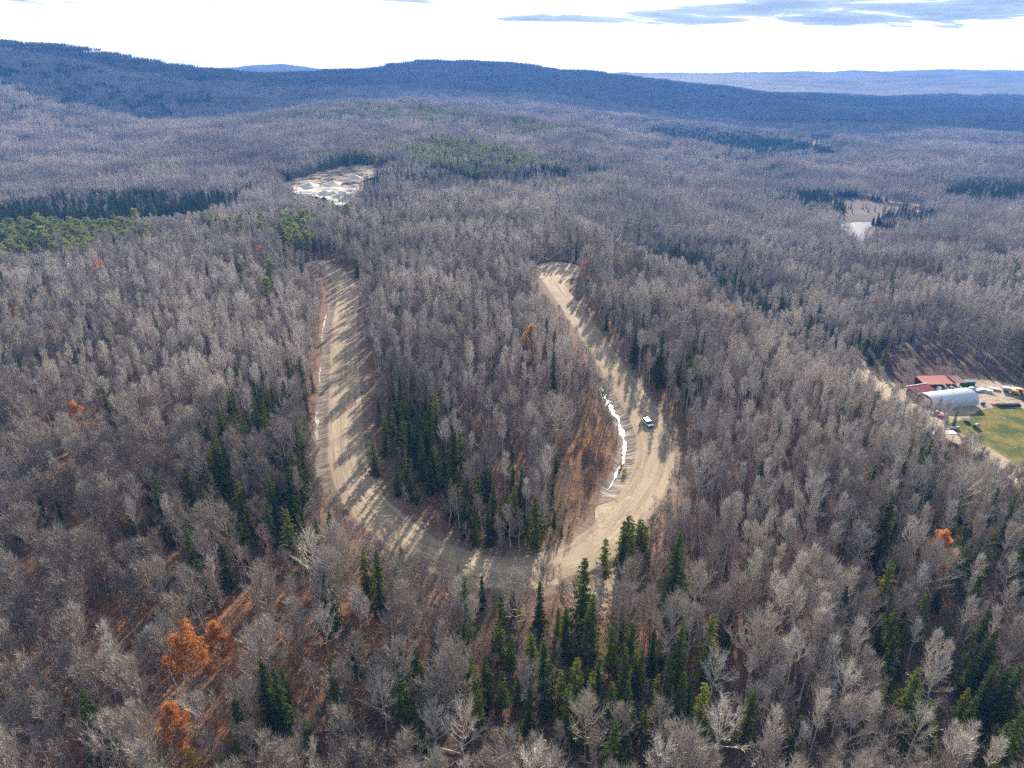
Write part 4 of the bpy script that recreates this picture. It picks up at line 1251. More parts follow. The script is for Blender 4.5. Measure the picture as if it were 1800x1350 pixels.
hz = terrain_h(np.array([l[1] for l in LIST]), np.array([l[2] for l in LIST]))
ordr = sorted(range(len(LIST)), key=lambda i: math.hypot(LIST[i][1], LIST[i][2]))
XY = np.array([(l[1], l[2]) for l in LIST]); SHORT = {'maple': 'a bare tree', 'aspen': 'a slender aspen', 'birch': 'a white birch', 'pale': 'a silvery tree', 'spruce': 'a dark spruce', 'fir': 'a fir', 'pine': 'a pine', 'oak': 'an orange tree', 'gold': 'a golden bush', 'sapling': 'a sapling'}
cnt = {k: sum(1 for m in MANUAL if m[0] == k) for k in KEYS}
rest = []
rr_ = random.Random(4)
for i in ordr:
    key, x, y, z, h, _ = LIST[i]
    z = float(hz[i])
    var = rr_.randrange(len(PROTO[key])); rz = rr_.uniform(0, 6.28)
    zt, yt = proj(x, y, z)[0], proj(x, y, z + 14)[1]
    px0, py0, _z = proj(x, y, z)
    if key == 'sapling': h *= rr_.uniform(.6, 1.15)
    if key in ('fir', 'spruce'): h *= rr_.uniform(.75, 1.3)
    if cnt[key] < 298 and -20 < px0 < 1820 and yt < 1350:
        cnt[key] += 1
        reg = region(x, y)
        hh_ = HREF[key][var] * h
        b_ = {'maple': (12.5, 15.5), 'pale': (13, 16), 'aspen': (14, 18), 'birch': (12, 15), 'sapling': (5.5, 8), 'spruce': (9, 12.5), 'fir': (7, 10), 'pine': (13, 17), 'oak': (10, 13), 'gold': (4, 7)}[key]
        nd_ = np.hypot(XY[:, 0] - x, XY[:, 1] - y); nd_[i] = 99; j_ = int(nd_.argmin())
        by_ = ' beside ' + SHORT[LIST[j_][0]] if nd_[j_] < 4.5 and LIST[j_][0] not in (key, 'sapling') else ''
        size = 'short ' if hh_ < b_[0] else 'tall ' if hh_ > b_[1] else 'medium '
        place_tree(key, x, y, z, h, var, size + LOOK[key] + ' ' + reg + by_, size + NAME[key].replace('_', ' ') + 's ' + reg + by_, rz)
    else:
        rest.append((key, var, x, y, z, h, rz))
print('individual trees', cnt, 'rest', len(rest))
for key in KEYS:
    R_ = [r for r in rest if r[0] == key]
    if not R_: continue
    scatter(NAME[key].replace('_tree', '') + '_woods', [(r[2], r[3], r[4]) for r in R_], [r[6] for r in R_], [r[5] for r in R_], [r[1] for r in R_], [d['whole'] for d in PROTO[key]],
            'mass of ' + LOOK[key].replace(' tree', ' trees') + ' filling the middle distance', 'woods')

# conifer stands farther off, tree by tree, on the ground seen through given picture areas
STANDP = []
def stand(name, poly, n, key, label, hs0, hs1, base=True, seed=0):
    rs = np.random.RandomState(seed); P = np.array(poly, float); pts = []
    if seed not in (6, 9, 10, 13, 14, 15): STANDP.append((np.array([march(*q_, h=0 if base else 7) for q_ in poly]), .45 if 'pine' in name else .8))
    while len(pts) < n:
        a, b = rs.uniform(P[:, 0].min(), P[:, 0].max()), rs.uniform(P[:, 1].min(), P[:, 1].max())
        if not in_poly(np.array([a]), np.array([b]), P)[0]: continue
        q = march(a, b, h=0 if base else 7)
        if q is None: continue
        pts.append(q)
    X = np.array(pts); Z = base_h(X[:, 0], X[:, 1])
    ok = ~in_poly(X[:, 0], X[:, 1], POND) & ~in_poly(X[:, 0], X[:, 1], PIT)
    X, Z = X[ok], Z[ok]; n = len(X)
    scatter(name, np.column_stack([X, Z - .2]), rs.uniform(0, 6.28, n), rs.uniform(hs0, hs1, n), rs.randint(0, len(PROTO[key]), n), [d_['whole'] for d_ in PROTO[key]], label, 'woodland')
stand('spruce_belt', [(-60, 372), (60, 366), (250, 357), (330, 352), (420, 362), (432, 374), (330, 390), (120, 400), (-60, 404)], 950, 'spruce', 'long dark belt of spruces across the left valley', .75, 1.3, False, 1)
stand('spruce_belt', [(600, 322), (700, 318), (860, 314), (1000, 306), (1080, 300), (1062, 316), (960, 326), (760, 332)], 420, 'spruce', 'dark belt of spruces crossing the centre behind the plateau', .7, 1.2, False, 2)
stand('pine_stand', [(752, 246), (800, 246), (880, 268), (960, 290), (900, 296), (800, 280), (770, 268)], 330, 'pine', 'yellow green pine stand on the middle hill', .6, 1.0, False, 3)
stand('pine_stand', [(900, 214), (960, 216), (950, 238), (905, 236)], 70, 'pine', 'small pine group near the top of the middle hill', .6, 1.0, False, 4)
stand('pine_stand', [(620, 184), (820, 186), (940, 200), (900, 206), (740, 200), (620, 198)], 160, 'pine', 'scattered pines along the crest of the middle hill', .6, 1.0, False, 5)
stand('pine_stand', [(-50, 415), (60, 408), (140, 402), (215, 412), (240, 440), (150, 458), (60, 465), (-50, 500)], 60, 'pine', 'pale green pines massed at the far left of the plateau', .85, 1.2, False, 6)
stand('spruce_stand', [(1382, 348), (1440, 352), (1482, 362), (1484, 384), (1440, 388), (1400, 372)], 170, 'spruce', 'dense dark spruces left of the pond', .7, 1.15, True, 7)
stand('spruce_stand', [(1548, 384), (1580, 372), (1660, 372), (1660, 400), (1590, 420), (1545, 424), (1556, 402)], 190, 'spruce', 'dense dark spruces right of the pond', .6, 1.1, True, 8)
stand('spruce_stand', [(1484, 366), (1556, 366), (1560, 376), (1484, 378)], 9, 'spruce', 'few lone spruces in the bog above the pond', .5, .8, True, 9)
stand('spruce_stand', [(1474, 404), (1500, 414), (1512, 432), (1500, 436), (1470, 416)], 14, 'spruce', 'pointed spruces on the near shore of the pond', .45, .7, True, 10)
stand('spruce_stand', [(1260, 252), (1450, 246), (1500, 262), (1400, 285), (1280, 275)], 420, 'spruce', 'dark spruce swamp in the far right valley', .8, 1.4, False, 11)
stand('spruce_stand', [(1640, 332), (1810, 330), (1830, 362), (1700, 362)], 260, 'spruce', 'dark spruces by the right edge in the valley', .7, 1.2, False, 12)
stand('spruce_stand', [(1180, 440), (1230, 448), (1300, 500), (1400, 552), (1480, 590), (1460, 600), (1360, 566), (1260, 520), (1190, 466)], 150, 'spruce', 'dark conifers below the right plateau edge', .6, 1.05, False, 13)
stand('pine_stand', [(490, 395), (545, 398), (560, 430), (500, 450)], 34, 'pine', 'pines above the upper end of the left road', .9, 1.2, False, 14)
stand('pine_stand', [(360, 396), (430, 394), (435, 410), (365, 412)], 16, 'pine', 'few pines on the plateau rim left of the pit', .8, 1.1, False, 15)

# brush on the forest floor
bx, by = jgrid(-220, 210, 50, 430, 3.8)
bz = base_h(bx, by); ok = visible(bx, by, bz, 3) & free(bx, by, -3.2); ok &= RNG.uniform(0, 1, bx.size) < .9
bx, by = bx[ok], by[ok]; bz = terrain_h(bx, by)
cx_, cyy_ = jgrid(CLEAR[:, 0].min(), CLEAR[:, 0].max(), CLEAR[:, 1].min(), CLEAR[:, 1].max(), 4)
ok = in_poly(cx_, cyy_, CLEAR) & (RNG.uniform(0, 1, cx_.size) < .8)
bx = np.concatenate([bx, cx_[ok]]); by = np.concatenate([by, cyy_[ok]]); bz = np.concatenate([bz, terrain_h(cx_[ok], cyy_[ok])])
scatter('undergrowth', np.stack([bx, by, bz], 1), RNG.uniform(0, 6.28, bx.size), RNG.uniform(.5, 1.15, bx.size), RNG.randint(0, 4, bx.size), BRUSHME,
        'brown leafless brush covering the forest floor', 'undergrowth')

# far woods, in stands
FCON = [((200, 380), 60, 1.1), ((60, 392), 50, 1.1), ((320, 378), 40, 1.0), ((120, 385), 60, 1.0), ((400, 372), 30, .6), ((850, 322), 60, .7), ((960, 312), 60, .7), ((760, 318), 50, .5), ((640, 320), 30, .3),
        ((1430, 372), 35, 1.0), ((1400, 358), 40, .8), ((1470, 372), 20, .9), ((1600, 400), 35, .9), ((1560, 415), 20, 1.0), ((1650, 385), 40, .6), ((1250, 490), 30, .8), ((1330, 530), 25, .7), ((1400, 560), 20, .6),
        ((1050, 300), 60, .6), ((1300, 262), 150, .7), ((1400, 270), 160, .6), ((1200, 240), 160, .5), ((1700, 345), 90, .6), ((1790, 340), 60, .9), ((100, 150), 400, .35), ((260, 215), 200, .3),
        ((30, 350), 60, .35), ((1700, 215), 500, .3), ((1280, 300), 80, .4), ((1500, 470), 30, .4), ((1730, 470), 35, .45), ((1450, 352), 40, .7), ((1100, 240), 150, .35)]
FCONW = [(march(*p), r, s) for p, r, s in FCON]
FPIN = [((830, 275), 90, .9), ((800, 262), 70, .8), ((880, 285), 60, .6), ((930, 225), 80, .6), ((640, 200), 90, .4), ((760, 205), 100, .35), ((40, 425), 40, .9), ((110, 420), 40, .9), ((170, 430), 35, .7), ((400, 410), 25, .4),
        ((1750, 200), 900, .5), ((520, 205), 100, .3)]
FPINW = [(march(*p, h=8), r, s) for p, r, s in FPIN]


def fwood(x, y):
    c = .04 + sum(s * blob(x, y, q[0], q[1], r) for q, r, s in FCONW if q) + .10 * np.clip(wav(x, y, 300, 5), 0, 1)
    p = sum(s * blob(x, y, q[0], q[1], r) for q, r, s in FPINW if q)
    return c, p


def far_stand(name, r0, r1, st, meshes, kindf, label, smin=.85, smax=1.15, sc=1.0):
    a = math.radians(50)
    gx, gy = jgrid(-r1 * math.sin(a), r1 * math.sin(a), 0, r1, st)
    d = np.hypot(gx, gy); m = (d >= r0) & (d < r1); gx, gy = gx[m], gy[m]
    z = base_h(gx, gy); m = visible(gx, gy, z, 18, 60); gx, gy, z = gx[m], gy[m], z[m]
    # drop stands that hills in front hide
    d = np.hypot(gx, gy); vis = np.ones(gx.size, bool)
    el = (z + 22 - CAMZ) / d
    for f in np.linspace(.3, .96, 28):
        hh = base_h(gx * f, gy * f) + 4
        vis &= (hh - CAMZ) / (d * f) < el
    gx, gy, z = gx[vis], gy[vis], z[vis]
    for P, w in ((PIT, 8), (BOG, 5), (MEADOW, 1), (WET, 2), (CLEAR, 3), (YARD, 12), (LAWN, 12), (TURN, 12)):
        m = ~near_poly(gx, gy, P, w); gx, gy, z = gx[m], gy[m], z[m]
    ax, ay, _ = proj(gx, gy, z); bx_, by_, _ = proj(gx, gy, z + 14)
    cl = clears(ax, ay, bx_, by_); gx, gy, z = gx[~cl], gy[~cl], z[~cl]
    for P, pr in STANDP:
        m = ~(in_poly(gx, gy, P) & (RNG.uniform(0, 1, gx.size) < pr)); gx, gy, z = gx[m], gy[m], z[m]
    idx = kindf(gx, gy, RNG.uniform(0, 1, gx.size), RNG.uniform(0, 1, gx.size))
    print(name, gx.size)
    scatter(name, np.stack([gx, gy, z - .3], 1), RNG.uniform(0, 6.28, gx.size), sc * RNG.uniform(smin, smax, gx.size), idx, meshes, label, 'woodland')


def k1(x, y, u, v):
    c, p = fwood(x, y)
    i = (v * 4).astype(int)
    i = np.where(u < c * 1.0, 4 + np.minimum(2, (v * 2 + c * 1.2).astype(int)), i)
    i = np.where(u > 1 - p, 7, i)
    return np.clip(i, 0, 7)


def k2(x, y, u, v):
    c, p = fwood(x, y)
    c = c + .35 * np.clip(wav(x, y, 700, 2), 0, 1) ** 2
    return np.where(u < c, 2, np.where(u < c * 1.6 + .25, 1, 0))


# narrow fringe with single patches between the near woods and the stands
far_stand('middle_distance_woodland', 636, 1000, 15.5, FARME, k1, 'bare grey woodland with dark conifer stands on the middle hills')
far_stand('hillside_woodland', 1000, 2300, 19.5, FARME, k1, 'hazy bare woodland covering the broad hill and the valley')
far_stand('mountain_woodland', 2300, 5200, 44, FAR2ME, k2, 'blue hazy woodland over the distant ridges', sc=1.05)

# ------------------------------------------------------------------ objects
M = {
    'white': simple_mat('white_paint', (.78, .78, .77), .3), 'black': simple_mat('black_plastic', (.02, .02, .022), .5), 'glass': simple_mat('dark_glass', (.015, .02, .025), .08, spec=.6),
    'rubber': simple_mat('tyre_rubber', (.025, .025, .025), .85), 'chrome': simple_mat('bright_metal', (.6, .6, .6), .25, 1.0), 'red': simple_mat('red_paint', (.42, .035, .03), .4),
    'maroon': simple_mat('maroon_sheet', (.19, .015, .03), .5, var=.25), 'rust': simple_mat('rusty_red_sheet', (.34, .055, .04), .55, var=.4, scale=1.2), 'pink': simple_mat('faded_pink_sheet', (.27, .13, .125), .6, var=.35, scale=1.2),
    'wood': simple_mat('orange_wood', (.42, .22, .08), .8, var=.4), 'darkwood': simple_mat('dark_wood', (.05, .042, .04), .85, var=.4), 'pole': simple_mat('pole_wood', (.34, .31, .27), .9, var=.3),
    'log': simple_mat('pale_log', (.50, .45, .38), .9, var=.35), 'logd': simple_mat('brown_log', (.24, .19, .15), .9, var=.35), 'yellow': simple_mat('yellow_orange_paint', (.62, .33, .05), .5), 'blue': simple_mat('blue_plastic', (.02, .10, .38), .45),
    'orange': simple_mat('orange_plastic', (.72, .16, .04), .5), 'green': simple_mat('dark_green_sheet', (.02, .10, .085), .5, var=.3), 'galv': simple_mat('galvanised_sheet', (.50, .54, .58), .38, .35, var=.08, scale=.8),
    'trim': simple_mat('white_trim', (.80, .79, .76), .5), 'grey': simple_mat('grey_sheet', (.42, .43, .44), .6, var=.3), 'stone': simple_mat('grey_stone', (.30, .29, .28), .9, var=.35), 'tan': simple_mat('pale_tarp', (.62, .57, .48), .7, var=.2),
    'skin': simple_mat('skin', (.45, .28, .20), .6), 'coat': simple_mat('dark_coat', (.022, .024, .03), .9), 'jean': simple_mat('dark_trousers', (.03, .035, .05), .9), 'hair': simple_mat('dark_hair', (.03, .02, .015), .8),
    'sand': simple_mat('pile_sand', (.58, .51, .41), .95, var=.12, scale=.3),
}


class MB:
    """boxes, cylinders and prisms gathered into one mesh"""
    def __init__(s): s.V = []; s.F = []
    def hexa(s, bot, top):
        b = len(s.V); s.V += [tuple(p) for p in bot] + [tuple(p) for p in top]; n = len(bot)
        s.F.append(tuple(b + i for i in reversed(range(n)))); s.F.append(tuple(b + n + i for i in range(n)))
        for i in range(n): s.F.append((b + i, b + (i + 1) % n, b + n + (i + 1) % n, b + n + i))
        return s
    def box(s, x0, x1, y0, y1, z0, z1, tx=0, ty=0):
        return s.hexa([(x0, y0, z0), (x1, y0, z0), (x1, y1, z0), (x0, y1, z0)], [(x0 + tx, y0 + ty, z1), (x1 - tx, y0 + ty, z1), (x1 - tx, y1 - ty, z1), (x0 + tx, y1 - ty, z1)])
    def cyl(s, p0, p1, r0, r1=None, n=12):
        p0, p1 = Vector(p0), Vector(p1); r1 = r0 if r1 is None else r1
        q = (p1 - p0).to_track_quat('Z', 'Y')
        ring = lambda p, r: [tuple(p + q @ Vector((r * math.cos(a * 2 * math.pi / n), r * math.sin(a * 2 * math.pi / n), 0))) for a in range(n)]
        return s.hexa(ring(p0, r0), ring(p1, r1))
    def prism(s, prof, y0, y1):
        """profile in x,z swept along y"""
        return s.hexa([(x, y0, z) for x, z in prof], [(x, y1, z) for x, z in prof])
    def build(s, name, mat, parent=None, loc=(0, 0, 0), rz=0, bevel=0.0):
        me = mesh_from(name, np.array(s.V), s.F, [mat])
        import bmesh
        bm = bmesh.new(); bm.from_mesh(me); bmesh.ops.recalc_face_normals(bm, faces=bm.faces)
        if bevel: bmesh.ops.bevel(bm, geom=bm.edges[:], offset=bevel, segments=2, affect='EDGES', clamp_overlap=True)
        bm.to_mesh(me); bm.free()
        return link(name, me, parent, loc, rz)


def thing(name, px, py, label, cat, rz=0.0, group=None, dz=0.0):
    x, y = march(px, py)
    z = float(terrain_h(np.array([x]), np.array([y]))[0])
    e = empty(name, (x, y, z + dz), rz)
    return tag(e, label, cat, group)


def wheels(e, xs, y, r, w=.24):
    for x in xs:
        for s in (-1, 1):
            t_ = MB().cyl((x, s * (y - w), r), (x, s * y, r), r, n=18).build('wheel', M['rubber'], e, bevel=.02)
            MB().cyl((0, 0, 0), (0, s * .015, 0), r * .58, n=14).build('rim', M['chrome'], t_, (x, s * (y + .002), r))


def suv(e, body='white', low='black', L=4.7, Wd=1.92, Hh=1.85, pickup=False):
    h = L / 2; w = Wd / 2
    # x forward
    lo = [(-h, .45), (h - .12, .42), (h, .62), (h - .02, .95), (h - .12, 1.04), (.85 + .1, 1.14), (-h, 1.16), (-h - .02, .7)]
    MB().prism(lo, -w, w).build('body', M[body], e, bevel=.05)
    MB().prism([(-h - .06, .40), (h + .05, .38), (h + .10, .62), (h - .2, .66), (-h - .06, .66)], -w - .02, w + .02).build('bumper', M[low], e, bevel=.03)
    x1, x0 = (.95, -h + .1) if not pickup else (.95, -.85)
    cab = MB(); cab.hexa([(x0, -w + .05, 1.13), (x1 + .35, -w + .05, 1.13), (x1 + .35, w - .05, 1.13), (x0, w - .05, 1.13)],
                         [(x0 + .15, -w + .22, Hh - .07), (x1 - .35, -w + .22, Hh - .07), (x1 - .35, w - .22, Hh - .07), (x0 + .15, w - .22, Hh - .07)])
    cab.build('cab_glass', M['glass'], e, bevel=.03)
    MB().box(x0 + .08, x1 - .38, -w + .19, w - .19, Hh - .08, Hh, .05, .05).build('roof', M[body], e, bevel=.03)
    for s in (-1, 1):
        MB().box(-.05, .05, s * (w - .2) - .04, s * (w - .2) + .04, 1.13, Hh - .05).build('door_pillar', M[body], e)
        MB().box(h - .03, h + .07, s * .62 - .17, s * .62 + .17, .74, .92).build('headlight', M['chrome'], e, bevel=.02)
        MB().box(-h - .06, -h, s * .75 - .1, s * .75 + .1, .75, 1.02).build('tail_light', M['red'], e)
        MB().box(x1 - .05, x1 + .15, s * (w + .12) - .1, s * (w + .12) + .1, 1.12, 1.3).build('mirror', M[low], e, bevel=.02)
    MB().box(h - .01, h + .05, -.42, .42, .62, .95).build('grille', M['black'], e, bevel=.01)
    if pickup: MB().box(-h + .05, -.95, -w + .1, w - .1, 1.17, 1.20).build('load_bed', M['black'], e)
    wheels(e, (-L * .31, L * .32), w + .01, .39)


# vehicle and person on the road
vx, vy = flat(1139, 748)
e = tag(empty('utility_vehicle', (vx, vy, .11), math.radians(-74)), 'white off-road vehicle with black glass and bumper parked on the dirt road', 'vehicle')
suv(e, L=4.6, Wd=2.0, Hh=1.95)


def person(x, y, z, rz):
    b = bpy.data.meshes.new('person')
    J = {'pel': (0, 0, .95, .14), 'wai': (0, 0, 1.12, .13), 'che': (0, .01, 1.33, .16), 'nec': (0, .0, 1.50, .06), 'hea': (0, .015, 1.60, .085), 'top': (0, .01, 1.71, .085),
         'shl': (-.19, 0, 1.42, .065), 'ell': (-.25, -.02, 1.14, .05), 'wrl': (-.24, .08, .90, .032), 'shr': (.19, 0, 1.42, .065), 'elr': (.25, -.02, 1.14, .05), 'wrr': (.23, .09, .91, .032),
         'hil': (-.10, 0, .88, .10), 'knl': (-.12, .02, .50, .068), 'anl': (-.13, -.02, .09, .05), 'tol': (-.14, .16, .04, .042),
         'hir': (.10, 0, .88, .10), 'knr': (.13, .03, .50, .068), 'anr': (.15, 0, .09, .05), 'tor': (.17, .18, .04, .042)}
    E = [('pel', 'wai'), ('wai', 'che'), ('che', 'nec'), ('nec', 'hea'), ('hea', 'top'), ('che', 'shl'), ('shl', 'ell'), ('ell', 'wrl'), ('che', 'shr'), ('shr', 'elr'), ('elr', 'wrr'),
         ('pel', 'hil'), ('hil', 'knl'), ('knl', 'anl'), ('anl', 'tol'), ('pel', 'hir'), ('hir', 'knr'), ('knr', 'anr'), ('anr', 'tor')]
    for sd, sg in (('l', -1), ('r', 1)):
        wx, wy, wz, _ = J['wr' + sd]
        J['pa' + sd] = (wx, wy + .03, wz - .07, .03); E.append(('wr' + sd, 'pa' + sd))
        for q in range(4):
            J['fa%s%d' % (sd, q)] = (wx - sg * .0, wy + .0 + q * .02, wz - .125 + abs(q - 1.5) * .004, .009); J['fb%s%d' % (sd, q)] = (wx - sg * .02, wy + .01 + q * .02, wz - .165 + abs(q - 1.3) * .008, .008)
            E += [('pa' + sd, 'fa%s%d' % (sd, q)), ('fa%s%d' % (sd, q), 'fb%s%d' % (sd, q))]
        J['th' + sd] = (wx - sg * .02, wy + .075, wz - .09, .010); E.append(('pa' + sd, 'th' + sd))
    K = list(J)
    b.from_pydata([J[k][:3] for k in K], [(K.index(a_), K.index(b_)) for a_, b_ in E], [])
    o = bpy.data.objects.new('person', b); COL.objects.link(o)
    sk = o.modifiers.new('skin', 'SKIN'); sk.use_smooth_shade = True
    for i, k in enumerate(K):
        v = b.skin_vertices[0].data[i]; v.radius = (J[k][3], J[k][3]); v.use_root = (k == 'pel')
    sb = o.modifiers.new('sub', 'SUBSURF'); sb.levels = 1; sb.render_levels = 1
    m, t = new_mat('person_clothes')
    zz = t.n('ShaderNodeSeparateXYZ', i_0=t.n('ShaderNodeTexCoord').outputs['Object']).outputs[2]
    c = t.mix(t.math('GREATER_THAN', zz, .93), (.03, .035, .05), (.022, .024, .03))
    c = t.mix(t.math('GREATER_THAN', zz, 1.50), c, (.45, .28, .20)); c = t.mix(t.math('LESS_THAN', zz, .10), c, (.03, .02, .015))
    finish(t, c, .85); b.materials.append(m)
    tag(o, 'person in dark clothes standing beside the white vehicle on the road', 'person')
    o.location = (x, y, z); o.rotation_euler = (0, 0, rz)
    hp = MB(); hp.cyl((0, -.01, 1.66), (0, -.015, 1.75), .105, .085, 10); hp.cyl((0, -.015, 1.75), (0, -.015, 1.79), .085, .03, 10)
    hp.build('hair', M['hair'], o, bevel=.01)
    MB().box(-.035, -.012, .09, .10, 1.635, 1.65).box(.012, .035, .09, .10, 1.635, 1.65).build('eyes', M['black'], o)
    MB().box(-.012, .012, .09, .118, 1.59, 1.63).build('nose', M['skin'], o)
    return o


px_m, py_m = flat(1124, 752)
person(px_m, py_m, .12, math.radians(-70))

# ---- farm
ax_, ay_ = march(1641, 720); bx2, by2 = march(1719, 714)
qr = math.atan2(by2 - ay_, bx2 - ax_); QL = math.hypot(bx2 - ax_, by2 - ay_)
zq = float(terrain_h(np.array([(ax_ + bx2) / 2]), np.array([(ay_ + by2) / 2]))[0])
e = tag(empty('arched_shed', (ax_, ay_, zq - .1), qr), 'long arched shed of pale galvanised metal beside the lawn', 'shed')
# local x along the length, y across (away from the camera)
QW, QH, NS = 10.6, 5.4, 22
arc = []
for i in range(NS + 1):
    u = i / NS; a = math.pi * u
    xx = QW / 2 - QW / 2 * math.copysign(abs(math.cos(a)) ** .82, math.cos(a)); zz = QH * math.sin(a) ** .72 if 0 < u < 1 else 0
    arc.append((xx, zz))
npan = 26
import bmesh
for k in range(npan):
    # each arched roof sheet is a piece of its own, ribbed at the seam
    x0, x1 = QL * k / npan, QL * (k + 1) / npan
    pr = []
    for (f, dz) in ((0, .07), (.12, .07), (.2, 0), (.8, 0), (.88, .07), (1, .07)):
        pr.append((x0 + (x1 - x0) * f, dz))
    V = [(x_, yy + dz * .0, zz * (1 + dz / QH)) for (x_, dz) in pr for (yy, zz) in arc]
    n_ = len(arc)
    F = [(i * n_ + j, (i + 1) * n_ + j, (i + 1) * n_ + j + 1, i * n_ + j + 1) for i in range(len(pr) - 1) for j in range(n_ - 1)]
    link('roof_sheet', mesh_from('roof_sheet', V, F, [M['galv']]), e)
def arch_end(name, x, mat, s=.97):
    V = [(x, QW / 2 + (yy - QW / 2) * s, zz * s) for yy, zz in arc]
    return V
V = arch_end('end_wall', 0, None); n_ = len(V)
V2 = [(v[0] + .2, v[1], v[2]) for v in V]
for nm, off in (('end_wall', .5), ('end_wall', QL - .7)):
    VV = [(v[0] + off, v[1], v[2]) for v in V] + [(v[0] + off, v[1], v[2]) for v in V2]
    F = [tuple(range(n_)), tuple(range(2 * n_ - 1, n_ - 1, -1))] + [(i, i + 1, n_ + i + 1, n_ + i) for i in range(n_ - 1)]
    link(nm, mesh_from(nm, VV, F, [M['wood'] if off < 1 else M['grey']]), e)
# pale trim hoop round the open end, door in the end wall
tr = [(-.08, QW / 2 + (yy - QW / 2) * s_, zz * s_) for s_ in (1.02, .94) for yy, zz in arc]
V = tr + [(v[0] + .25, v[1], v[2]) for v in tr]; n2 = 2 * n_
F = [(i, i + 1, n_ + i + 1, n_ + i) for i in range(n_ - 1)] + [(n2 + n_ + i, n2 + n_ + i + 1, n2 + i + 1, n2 + i) for i in range(n_ - 1)] + [(n_ + i, n_ + i + 1, n2 + n_ + i + 1, n2 + n_ + i) for i in range(n_ - 1)] + [(i + 1, i, n2 + i, n2 + i + 1) for i in range(n_ - 1)]
link('end_trim', mesh_from('end_trim', V, F, [M['trim']]), e)
dr = MB().box(.36, .46, 2.8, 7.2, 0, 3.7).build('door', M['trim'], e)
for k in range(6): MB().box(.30, .355, 2.9, 7.1, .15 + k * .6, .22 + k * .6).build('door_rail', M['grey'], dr)

# shed with a maroon roof and wooden wall
x0, y0 = march(1609, 703); x1, y1 = march(1643, 699)
rz = math.atan2(y1 - y0, x1 - x0); Ls = math.hypot(x1 - x0, y1 - y0); z0 = float(terrain_h(np.array([x0]), np.array([y0]))[0])
e = tag(empty('low_shed', (x0, y0, z0), rz), 'small shed with dark maroon roof and orange wooden wall behind arched shed', 'shed')
MB().box(0, .15, 0, 5.5, 0, 2.6).build('end_wall', M['darkwood'], e)
MB().box(Ls - .15, Ls, 0, 5.5, 0, 2.6).build('end_wall', M['wood'], e)
MB().box(.16, Ls - .16, 5.3, 5.45, 0, 2.9).build('back_wall', M['darkwood'], e)
npl = 14
for k in range(npl): MB().box(.16 + (Ls - .32) * k / npl + .03, .16 + (Ls - .32) * (k + 1) / npl - .03, 0.03 * (k % 2), .12, 0, 2.5).build('plank', M['wood'] if k % 7 != 3 else M['darkwood'], e)
r_ = MB(); r_.hexa([(-.4, -.5, 2.55), (Ls + .4, -.5, 2.55), (Ls + .4, 6, 3.95), (-.4, 6, 3.95)], [(-.4, -.5, 2.67), (Ls + .4, -.5, 2.67), (Ls + .4, 6, 4.07), (-.4, 6, 4.07)]); rf = r_.build('roof', M['maroon'], e)
MB().box(-.45, Ls + .45, 5.85, 6.1, 3.95, 4.2).build('ridge_cap', M['trim'], rf)
for k in range(9): MB().hexa([(Ls * k / 8 - .05, -.5, 2.68), (Ls * k / 8 + .05, -.5, 2.68), (Ls * k / 8 + .05, 5.8, 4.04), (Ls * k / 8 - .05, 5.8, 4.04)], [(Ls * k / 8 - .05, -.5, 2.76), (Ls * k / 8 + .05, -.5, 2.76), (Ls * k / 8 + .05, 5.8, 4.12), (Ls * k / 8 - .05, 5.8, 4.12)]).build('roof_rib', M['maroon'], rf)


def open_shed(pxa, pxb, D, h, mat, label, post_n, wav_=.35, seed=0):
    x0, y0 = march(*pxa); x1, y1 = march(*pxb)
    rz = math.atan2(y1 - y0, x1 - x0); L = math.hypot(x1 - x0, y1 - y0); z0 = float(terrain_h(np.array([x0]), np.array([y0]))[0])
    e = tag(empty('open_shed', (x0, y0, z0), rz), label, 'shed')
    rs = np.random.RandomState(seed)
    n = max(5, int(L / 1.6)); sag = np.convolve(rs.uniform(-1, 1, n + 3), [.3, .4, .3], 'valid') * wav_
    for k in range(n):
        a, b = L * k / n, L * (k + 1) / n; za, zb = sag[k % len(sag)], sag[(k + 1) % len(sag)]
        V = []; F = []; m = 9
        for i in range(m):
            f = i / (m - 1); zc_ = .05 * math.sin(i * math.pi)
            for j, (yy, dz) in enumerate(((-.6, 0), (D * .5, .55), (D + .3, 1.1))):
                V.append((a + (b - a) * f * .985, yy + .05 * (k % 2), h + dz + za * (1 - f) + zb * f + .06 * (i % 2)))
        for i in range(m - 1):
            for j in range(2): F.append((i * 3 + j, (i + 1) * 3 + j, (i + 1) * 3 + j + 1, i * 3 + j + 1))
        o = link('roof_sheet', mesh_from('roof_sheet', V, F, [mat]), e)
    for k in range(post_n):
        for yy in (0, D): MB().cyl((L * k / (post_n - 1), yy, 0), (L * k / (post_n - 1), yy, h - .05 + (1.0 if yy else 0)), .12, n=8).build('post', M['darkwood'], e)
    MB().box(0, L, D + .15, D + .28, 0, h + .8).build('back_wall', M['darkwood'], e)
    return e, L


open_shed((1622, 686), (1673, 685), 6.5, 3.0, M['rust'], 'open shed with long wavy rusty red metal roof at forest edge', 6, .45, 2)
open_shed((1676, 684), (1694, 683.5), 5.5, 3.1, M['pink'], 'open shed with short faded pinkish metal roof', 3, .2, 4)


def junk(name, px, py, label, cat, parts, rz=0.0, dz=0.0, group=None):
    e = thing(name, px, py, label, cat, rz, group, dz)
    for nm, mb, mat in parts: mb.build(nm, M[mat], e, bevel=0.0)
    return e


